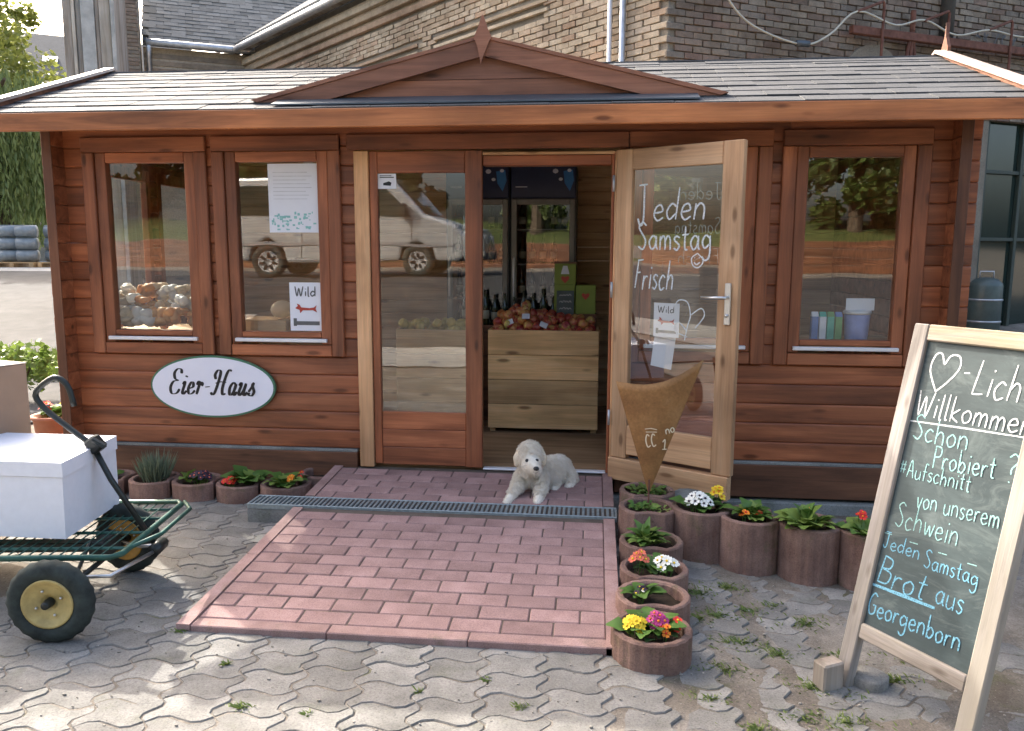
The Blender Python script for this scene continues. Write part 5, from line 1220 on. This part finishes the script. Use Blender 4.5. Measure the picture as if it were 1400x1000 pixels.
def lay(Fm, s0, s1, z0, z1, skip, lim, nm, near, bm_=None):
    bm_ = bm_ or brkm
    cs = []; r = 0; z = z0
    while z < z1:
        x = s0+(.06 if r % 2 else .18)
        while x < s1:
            if not skip(x, z): cs.append((x, z))
            x += .25
        z += .0775; r += 1
    cs.sort(key=near); sb = MB(); Rm = Fm.to_3x3().to_4x4()
    for k, (x, z) in enumerate(cs):
        p = Fm @ Vector((x+random.uniform(-.006, .006), random.uniform(-.008, .012), z+random.uniform(-.004, .004))); Rm = Fm.to_3x3().to_4x4() @ Euler((random.uniform(-.03, .03), random.uniform(-.012, .012), random.uniform(-.02, .02))).to_matrix().to_4x4()
        if k < lim: o = inst('brick', bm_, barn); o.matrix_local = Matrix.Translation(p) @ Rm
        else: sb.add([Matrix.Translation(p) @ Rm @ v.co for v in brkm.vertices][:], [tuple(f.vertices) for f in brkm.polygons], 0, random.random())
    tag(sb.build(nm, bm_.materials[0], barn, False, False, True), kind='stuff')
pn = lambda x, z: (4.64 > x > 2.0 or 8.1 > x > 5.1) and 4.60 < z < 4.86
lay(FL, .05, 13.2, 2.9, 5.3, pn, 300, 'far_bricks', lambda c: c[0]-(.2*c[1]), pbrkm)
lay(FR, .05, 9.5, 3.35, 5.6, lambda x, z: False, 0, 'end_wall_bricks', lambda c: c[0])
# corbelled eaves: three stepped courses, and sunk panels with their own courses
for k in range(3):
    t = MB(); t.box(-.05-.04*k, 14.5, -.05-.055*k, .1, 5.32+.15*k, 5.42+.15*k, .008, xf=FL); t.build('corbel_course', lit_brick, barn)
    t = MB(); t.box(-.03-.04*k, 14.5, -.025-.055*k, .1, 5.425+.15*k, 5.465+.15*k, .004, xf=FL); t.build('corbel_course', lit_brick, barn)
for (a, b) in ((2.0, 4.64), (5.1, 8.1), (8.6, 11.2)):
    for z in (4.64, 4.76):
        t = MB(); t.box(a, b, -.035, .03, z, z+.045, .004, xf=FL); t.build('panel_course', lit_brick, barn)
t = MB(); t.box(-.2, 14.5, -.32, -.10, 5.90, 5.93, xf=FL); t.build('soffit', barn_wood, barn)
t = MB(); t.tube([FL @ Vector((x, -.36, 5.9+.0*x)) for x in (-.25, 5, 10, 14.6)], .075, 10); t.build('gutter', zinc, barn, True)
t = MB(); a_, b_, c_, d_ = [FL @ Vector(v) for v in ((-.25, -.33, 5.98), (14.6, -.33, 5.98), (14.6, 4.5, 9.3), (-.25, 4.5, 9.3))]; t.add([a_, b_, c_, d_]+[v+Vector((0, 0, .08)) for v in (a_, b_, c_, d_)], [(0, 1, 2, 3), (4, 5, 6, 7), (0, 1, 5, 4), (1, 2, 6, 5), (2, 3, 7, 6), (3, 0, 4, 7)]); t.build('roof', far_slate, barn)
t = MB(); t.tube([FL @ Vector((.83, -.07, z)) for z in (0, 3, 6)], .03, 8); t.build('downpipe', alu, barn, True)
t = MB(); t.tube([FL @ Vector((.62, -.07, z)) for z in (0, 3, 6)], .038, 10); t.build('downpipe', zinc, barn, True)
# dark glazed gate in the end wall
gt = inst('glazed_gate', None, barn)
t = MB(); t.box(5.25, 8.6, .12, .16, gh(7, 8)-.2, 3.315, xf=FR); t.build('pane', dark_glass, gt)
t = MB()
for x in (5.27, 6.0, 6.7, 7.4, 8.1, 8.55): t.box(x, x+.06, .06, .118, 0, 3.31, .004, xf=FR)
for z in (1.65, 2.6): t.box(5.27, 8.6, .07, .115, z, z+.05, .004, xf=FR)
t.build('gate_frame', plain('dark_green_frame', (.035, .05, .04), .6), gt)
# rusty gantry with posts and cable
gn = inst('gantry', None, barn)
t = MB(); t.box(2.55, 9.2, -.18, -.1, 4.17, 4.27, .008, xf=FR); t.build('beam', rust, gn)
for x in (3.55, 6.0): 
    t = MB()
    for dx in (-.16, 0, .16): t.tube([FR @ Vector((x+dx, -.14, 3.5)), FR @ Vector((x, -.14, 4.35))], .022, 6)
    t.tube([FR @ Vector((x, -.14, 4.3)), FR @ Vector((x, -.14, 4.55))], .035, 8); t.build('bracket', rust, gn)
for x in (3.0, 4.1, 5.25):
    t = MB(); t.tube([FR @ Vector((x, -.2, 3.4)), FR @ Vector((x, -.2, 4.56)), FR @ Vector((x-.02, -.2, 4.58)), FR @ Vector((x-.42, -.2, 4.42))], .018, 6); t.build('cable_post', rust, gn)
t = MB(); t.tube([FR @ Vector((4.22, -.06, z)) for z in (4.22, 7)], .09, 10); t.build('stove_pipe', plain('sooty_pipe', (.07, .07, .065), .7), barn, True)
cbp = [FR @ Vector(v) for v in ((.55, -.12, 4.75), (.72, -.12, 4.4), (1.09, -.13, 4.12), (1.8, -.15, 3.97), (2.2, -.17, 4.12), (2.58, -.2, 4.42), (3.2, -.2, 4.32), (3.68, -.2, 4.43), (4.24, -.2, 4.3), (4.83, -.2, 4.42), (5.5, -.18, 4.4), (6.5, -.18, 4.5))]
t = MB(); t.tube(crom(cbp, 5), .013, 6); t.build('cable', plain('pale_cable', (.5, .48, .4), .6), barn, True)
t = MB(); t.tube([FR @ Vector((1.72, -.15, 3.975)), FR @ Vector((1.9, -.15, 3.985))], .04, 8); t.build('cable_joint', lead_m, barn, True)
# sprayed letters, illegible
t = MB(); random.seed(11)
for k in range(6):
    x = 4.85+.17*k; ribbons(t, [crom([Vector((x+random.uniform(-.06, .06), 4.38+random.uniform(-.1, .1))) for _ in range(4)])], 0, 0, .022, z0=.0002*k)
o = t.build('sprayed_marks', grey_ink, barn, recalc=False); o.matrix_local = FR @ frame((0, -.02, 0), (1, 0, 0), (0, 0, 1), (0, -1, 0))
# stone arch shapes low on the end wall
for (x0, x1) in ((2.6, 3.5), (3.9, 4.8)):
    pts = [(x0, 3.3)]+[((x0+x1)/2-(x1-x0)/2*math.cos(math.pi*k/10), 3.75+.36*math.sin(math.pi*k/10)) for k in range(11)]+[(x1, 3.3)]
    t = MB(); t.prism(pts, 'y', -.035, .0, xf=FR); t.build('blind_arch', brick_mortar, barn)
# tank by the gate
tk = root('metal_tank', (6.05, 6.95, gh(6.05, 6.95)), label='grey green metal tank standing beside the dark glazed gate', cat='tank')
t = MB(); t.lathe([(.02, 0), (.2, 0), (.21, .02), (.21, .7), (.2, .74), (.14, .8), (.05, .82), (.02, .82)], 28, fn=lambda a, r, z: 1); t.build('tank_body', plain('tank_paint', (.07, .095, .09), .4, .5, .2, .2, 8), tk, True)
t = MB()
for z in (.2, .5): t.lathe([(.212, z), (.22, z+.01), (.22, z+.02), (.212, z+.03)], 28)
t.tube([(-.09, 0, .8), (-.09, 0, .9), (.09, 0, .9), (.09, 0, .8)], .012, 6); t.build('tank_fitting', zinc, tk, True)

# slate roofed barn further back, brick pier and timber barn
b2 = root('slate_barn', (-7.4, 13.2, 0), label='rear barn with wavy slate roof and zinc gutter', cat='barn')
F2 = frame((0, 0, 0), -dR, (-dR.y*-1 if False else -dR.y, dR.x, 0), (0, 0, 1)); F2 = frame((0, 0, 0), -dR, Vector((-.45, .89, 0)).normalized(), (0, 0, 1))
t = MB(); t.box(-1.5, 1.98, .0, .4, -.5, 5.85, xf=F2); t.build('front_wall', plaster, b2)
for k in range(5):
    t = MB(); t.box(-1.5, 1.98, -.02, .0, 5.0+.155*k, 5.1+.155*k, xf=F2); t.build('brick_course', brick_m, b2)
t = MB(); t.tube([F2 @ Vector((x, -.22, 5.9)) for x in (-1.4, 0, 1.9)], .075, 10); t.tube([F2 @ Vector(v) for v in ((1.85, -.22, 5.85), (1.87, -.06, 5.6), (1.87, -.06, 1))], .05, 8); t.build('gutter', zinc, b2, True)
rdir = Vector((0, math.cos(R(42)), math.sin(R(42))))
t = MB(); vs = [Vector(v) for v in ((-3.5, -.2, 5.93), (1.98, -.2, 5.93), (1.98, 4.2, 9.9), (-3.5, 4.2, 9.9))]; vs += [v+Vector((0, .05, -.1)) for v in vs]; t.add([F2 @ v for v in vs], [(0, 1, 2, 3), (4, 5, 6, 7), (0, 1, 5, 4), (1, 2, 6, 5), (2, 3, 7, 6), (3, 0, 4, 7)]); t.build('roof_deck', far_slate, b2)
slt = MB(); slt.box(-.145, .145, -.02, .26, 0, .014, 0); sltm = slt.mesh('slate', slate_m); n_ = 0; Rs = F2.to_3x3().to_4x4() @ Matrix.Rotation(math.atan2(3.97, 4.4), 4, 'X'); ssb = MB()
for r in range(26):
    yy = -.22+r*.16*.743; zz = 5.95+r*.16*.669
    for c in range(19):
        x = -3.4+c*.3+(.15 if r % 2 else 0)
        if x > 1.9: continue
        M_ = Matrix.Translation(F2 @ Vector((x, yy, zz+.012+random.uniform(0, .012)))) @ Rs @ Matrix.Rotation(-.05+random.uniform(-.03, .03), 4, 'X') @ Matrix.Rotation(random.uniform(-.03, .03), 4, 'Z')
        if n_ < 300 and r < 16: o = inst('slate', sltm, b2); o.matrix_local = M_; n_ += 1
        else: ssb.add([M_ @ v.co for v in sltm.vertices], [tuple(f.vertices) for f in sltm.polygons], 0, random.random())
tag(ssb.build('upper_slates', slate_m, b2, False, False, True), kind='stuff')
pier = root('brick_pier', (-9.35, 11.95, 0), label='tall brick pier between the timber barn and the slate roof', cat='pier')
t = MB(); t.box(-.28, .28, -.1, .5, -.3, 8, xf=frame((0, 0, 0), dR)); t.build('pier_core', brick_mortar, pier)
pb = MB(); z = 3.0
while z < 8:
    for x in (-.15, .13): o = inst('brick', brkm, pier); o.matrix_local = frame((0, 0, 0), dR) @ Matrix.Translation((x+(.03 if int(z*13) % 2 else 0), -.11, z))
    z += .0775
tb = root('timber_barn', (-7.5, 7.24, 0), label='weathered timber barn corner of wide vertical boards at the upper left', cat='barn')
FT = frame((0, 0, 0), dR, Vector((-.45, .89, 0)).normalized(), (0, 0, 1)); bws = [(0, .12, 0, 'd'), (.125, .17, -.04, 'l'), (.175, .245, .03, 'd'), (.25, .44, -.03, 'g'), (.445, .5, .02, 'd'), (.505, .66, -.02, 'l'), (.665, .72, -.05, 'g')]
bl = wood('pale_barn_board', (.32, .27, .2), (.5, .44, .35), (.62, .56, .47), 'z', .85, .6, gs=.6); bg_ = plain('grey_barn_board', (.5, .49, .45), .9, .2, 0, .25, 5)
for (a, b, dy, m_) in bws:
    t = MB(); t.box(a, b, dy, dy+.06, -.3, 6.5, .006, xf=FT); t.build('board', {'d': barn_wood, 'l': bl, 'g': bg_}[m_], tb)
t = MB(); t.box(0, .7, .09, 2.5, -.3, 6.5, xf=FT); t.build('barn_core', barn_wood, tb)

# ------------------------------------------------------------------ left background: house, trees, wrapped bundles
hs = root('far_house', (-26, 28, 1), label='distant house with dark slate roof and two bright skylights', cat='house')
hx = frame((0, 0, 0), Vector((.86, .51, 0)).normalized())
t = MB(); t.box(-4.6, 8.5, 0, 6.8, -1, 7.9, xf=hx); t.build('wall', plaster, hs)
t = MB(); vs = [hx @ Vector(v) for v in ((-5, -.6, 7.9), (9, -.6, 7.9), (9, 3.4, 10.65), (-5, 3.4, 10.65), (9, 7.4, 7.9), (-5, 7.4, 7.9))]; t.add(vs, [(0, 1, 2, 3), (2, 4, 5, 3), (1, 4, 2), (0, 3, 5), (0, 1, 4, 5)]); t.build('roof', far_slate, hs)
sa = math.atan2(2.75, 4)
for x in (1.85, 2.85):
    t = MB(); M_ = hx @ Matrix.Translation((x, .35+.65*(x > 2), 8.55+.447*(x > 2))) @ Matrix.Rotation(sa, 4, 'X'); t.box(-.3, .3, -.3, .3, 0, .08, xf=M_); f_ = t.build('skylight_frame', zinc, hs); t = MB(); t.box(-.25, .25, -.25, .25, .085, .1, xf=M_); t.build('skylight_pane', plain('skylight_glass', (.6, .65, .7), .08, .8), f_)
for x in (-3, 0, 3, 6):
    t = MB(); t.box(x-.5, x+.5, -.05, .05, 3.5, 5, xf=hx); f_ = t.build('window', dark_glass, hs)
def tree(x, y, h, r, mat, label, n, ls, name='tree', z=None, trunk=.3, low=.3, group=None):
    z = gh(x, y) if z is None else z; s_ = root(name, (x, y, z), label=label, cat='tree', group=group); t = MB()
    t.tube([(0, 0, -.3), (.1, 0, h*.3), (-.05, .1, h*.7)], [trunk, trunk*.7, trunk*.25], 8)
    for k in range(7): a = k*.9; t.tube([(0, 0, h*(.25+.05*k)), (r*.4*math.cos(a), r*.4*math.sin(a), h*(.45+.05*k)), (r*.75*math.cos(a), r*.75*math.sin(a), h*(.55+.05*k))], [trunk*.35, trunk*.2, trunk*.06], 6)
    t.build('trunk', bark_m, s_)
    t = MB(); cl_ = []
    for _ in range(34):
        a, f = random.uniform(0, 6.28), random.uniform(low, 1); q_ = r*math.sin(math.pi*min(1, max(.05, (f-low)/(1-low)*.85+.15)))**.6*random.uniform(.2, 1); cl_.append((Vector((q_*math.cos(a), q_*math.sin(a), h*f)), r*random.uniform(.16, .34)))
    for k in range(n):
        c, q_ = random.choice(cl_); d = Vector((random.gauss(0, 1), random.gauss(0, 1), random.gauss(0, .7))).normalized(); p = c+d*q_*random.uniform(.55, 1.1)
        u = Vector((random.uniform(-1, 1), random.uniform(-1, 1), random.uniform(-.7, .4))).normalized()*ls; v = u.cross(Vector((random.uniform(-1, 1), random.uniform(-1, 1), random.uniform(-1, 1))).normalized())*.45
        t.add([p-u*.5, p+v, p+u*.6, p-v], [(0, 1, 2, 3)], 0, random.random())
    t.build('crown', mat, s_, False, False, True); return s_
# weeping willow
wl = root('willow_tree', (-18.0, 18.6, 1.0), label='weeping willow with hanging grey green strands at the left edge', cat='tree')
t = MB(); t.tube([(0, 0, -.3), (.2, 0, 2.5), (-.1, .1, 5)], [.45, .35, .2], 10)
for k in range(8): a = k*.8; t.tube([(0, 0, 3+.2*k), (1.2*math.cos(a), 1.2*math.sin(a), 5), (2.4*math.cos(a), 2.4*math.sin(a), 5.3)], [.18, .1, .04], 6)
t.build('trunk', bark_m, wl); t = MB()
for k in range(620):
    a, q_ = random.uniform(0, 6.28), 3.1*math.sqrt(random.random()); x, y = q_*math.cos(a), q_*math.sin(a); top = 5.9-.22*q_*q_*.5+random.uniform(-.6, .4); bot = random.uniform(.7, 2.2)
    z = top; px, py = x*.8, y*.8
    while z > bot:
        for _ in range(2):
            u = Vector((random.uniform(-.1, .1), random.uniform(-.1, .1), -random.uniform(.16, .34))); c = Vector((px+random.uniform(-.06, .06), py+random.uniform(-.06, .06), z)); b = Vector((random.uniform(-1, 1), random.uniform(-1, 1), 0)).normalized()*.032
            t.add([c-b*.2, c+u*.5+b, c+u, c+u*.5-b], [(0, 1, 2, 3)], 0, random.random())
        z -= .21; px += .012*x/3; py += .012*y/3
t.build('crown', willow_leaf, wl, False, False, True)
tree(-19.9, 20.4, 9.4, 2.8, yellow_leaf, 'bright yellow green tree rising behind the willow', 9000, .2, z=1)
shrub(-17.2, 22.0, 4.2, 1.8, 1.0, yellow_leaf, 'bright low tree top in front of the distant house', 1400, .17, name='small_tree', cat='tree')
tree(-27, 27, 7, 3.2, tree_leaf, 'darker tree between willow and distant house', 6000, .25, z=1, low=.1)
# wrapped bundles on pallets
for j, (bx, by) in enumerate(((-15.3, 16.0), (-14.2, 16.4))):
    pz = gh(bx, by); pl_ = root('pallet', (bx, by, pz), .25, ('left', 'right')[j]+' wooden pallet carrying grey wrapped bundles in the yard', 'pallet')
    for k in range(6): t = MB(); t.box(-.55, .55, -.5+k*.17, -.4+k*.17, .12, .145); t.build('board', bin_x, pl_)
    for k in (-.5, 0, .5): t = MB(); t.box(k-.05, k+.05, -.5, .45, 0, .119); t.build('block', bin_x, pl_)
    for r in range(3):
        for c in range(2):
            t = MB(); t.tube([(-.27, 0, 0), (-.25, 0, 0), (.25, 0, 0), (.27, 0, 0)], [.12, .17, .17, .12], 12)
            o = t.build('wrapped_roll', tarp_m, None, True, loc=Vector((bx, by, pz+.32+.34*r))+Vector((-.27+.54*c, 0, 0)), rot=(random.uniform(-.2, .2), 0, .25+random.uniform(-.1, .1)))
            tag(o, 'grey plastic wrapped roll, %s in the %s of the %s pallet' % (('left', 'right')[c], ('bottom layer', 'middle layer', 'top layer')[r], ('left', 'right')[j]), 'roll', 'wrapped rolls on pallets')
# ------------------------------------------------------------------ across the road, seen reflected in the panes
vn = root('van', (-6.75, -12.3, gh(-4, -11.5)), label='silver van parked across the road, reflected in the window panes', cat='van')
prof = [(0, .35), (0, 1.2), (.15, 1.85), (.3, 1.95), (3.2, 1.97), (3.55, 1.88), (4.1, 1.25), (4.75, 1.02), (4.88, .8), (4.9, .4), (4.75, .32), (4.38, .32), (4.3, .6), (4.0, .74), (3.7, .6), (3.62, .32), (1.38, .3), (1.3, .6), (1.0, .74), (.7, .6), (.62, .32)]
t = MB(); t.prism(prof, 'y', 0, 1.85); b_ = t.build('body', van_m, vn); bv = b_.modifiers.new('b', 'BEVEL'); bv.width = .06; bv.segments = 2; bv.limit_method = 'ANGLE'
for y0 in (-.012, 1.852):
    for pts in ([(3.05, 1.2), (3.0, 1.78), (3.35, 1.76), (3.9, 1.22)], [(1.75, 1.2), (1.75, 1.78), (2.9, 1.78), (2.93, 1.2)], [(.3, 1.2), (.38, 1.78), (1.6, 1.78), (1.6, 1.2)]):
        t = MB(); t.prism(pts, 'y', y0, y0+.01); t.build('window', dark_glass, vn)
t = MB(); t.prism([(4.12, 1.27), (3.6, 1.86), (3.62, 1.885), (4.16, 1.28)], 'y', .15, 1.7); t.build('windscreen', dark_glass, vn)
for x in (1.0, 4.0):
    for y in (.1, 1.75):
        w_ = inst('wheel', None, vn, (x, y, .33), (math.pi/2, 0, 0)); t = MB(); t.lathe([(.2, -.1), (.3, -.11), (.33, -.08), (.33, .08), (.3, .11), (.2, .1)], 28, closed=True); t.build('tyre', rubber, w_, True)
        t = MB(); t.lathe([(.02, -.07), (.2, -.1), (.2, .1), (.02, .07)], 20); t.build('rim', plain('wheel_rim_grey', (.3, .31, .32), .4), w_)
        t = MB()
        for kk in range(7): aa = kk*.8976; t.box(-.02, .02, .07, .17, -.112, .112, xf=Matrix.Rotation(aa, 4, 'Z'))
        t.build('rim_openings', black_void, w_)
for xx in (1.68, 2.96, 3.9): t = MB(); t.box(xx, xx+.012, 1.8505, 1.853, .42, 1.82 if xx < 3.5 else 1.15); t.build('door_seam', black_void, vn)
t = MB(); t.box(.2, 4.7, 1.8505, 1.866, .62, .68, .004); t.build('side_trim', plain('grey_trim', (.2, .2, .21), .6), vn)
t = MB(); t.box(3.7, 3.85, 1.87, 2.05, 1.22, 1.4, .02); t.build('mirror', black_metal, vn)
for xx in (1.8, 3.05): t = MB(); t.box(xx, xx+.16, 1.8505, 1.875, 1.02, 1.06, .004); t.build('door_handle', black_metal, vn)
t = MB(); t.box(4.8, 4.885, .15, .45, .7, .9, .01); t.build('headlight', alu, vn); t = MB(); t.box(4.8, 4.885, 1.4, 1.7, .7, .9, .01); t.build('headlight', alu, vn)
t = MB(); t.box(4.3, 4.93, .1, 1.75, .33, .5, .02); t.build('bumper', plain('grey_bumper', (.08, .08, .085), .6), vn)
random.seed(5)
for k in range(15):
    x = -26+k*4.0+random.uniform(-1, 1); y = -21-random.uniform(0, 6)
    tree(x, y, random.uniform(6, 9.5), random.uniform(2.2, 3.2), [tree_leaf, willow_leaf, tree_leaf][k % 3], 'leafy tree on the bank across the road', 7000, .3, low=.04, group='trees across the road')
wlp = root('timber_wall', (0, -17.4, gh(0, -17.4)-.1), label='low brown timber retaining wall across the road', cat='wall')
for k in range(4): t = MB(); t.box(-28, 28, 0, .12, .1+.2*k, .29+.2*k, .01); t.build('board', dark_x, wlp)
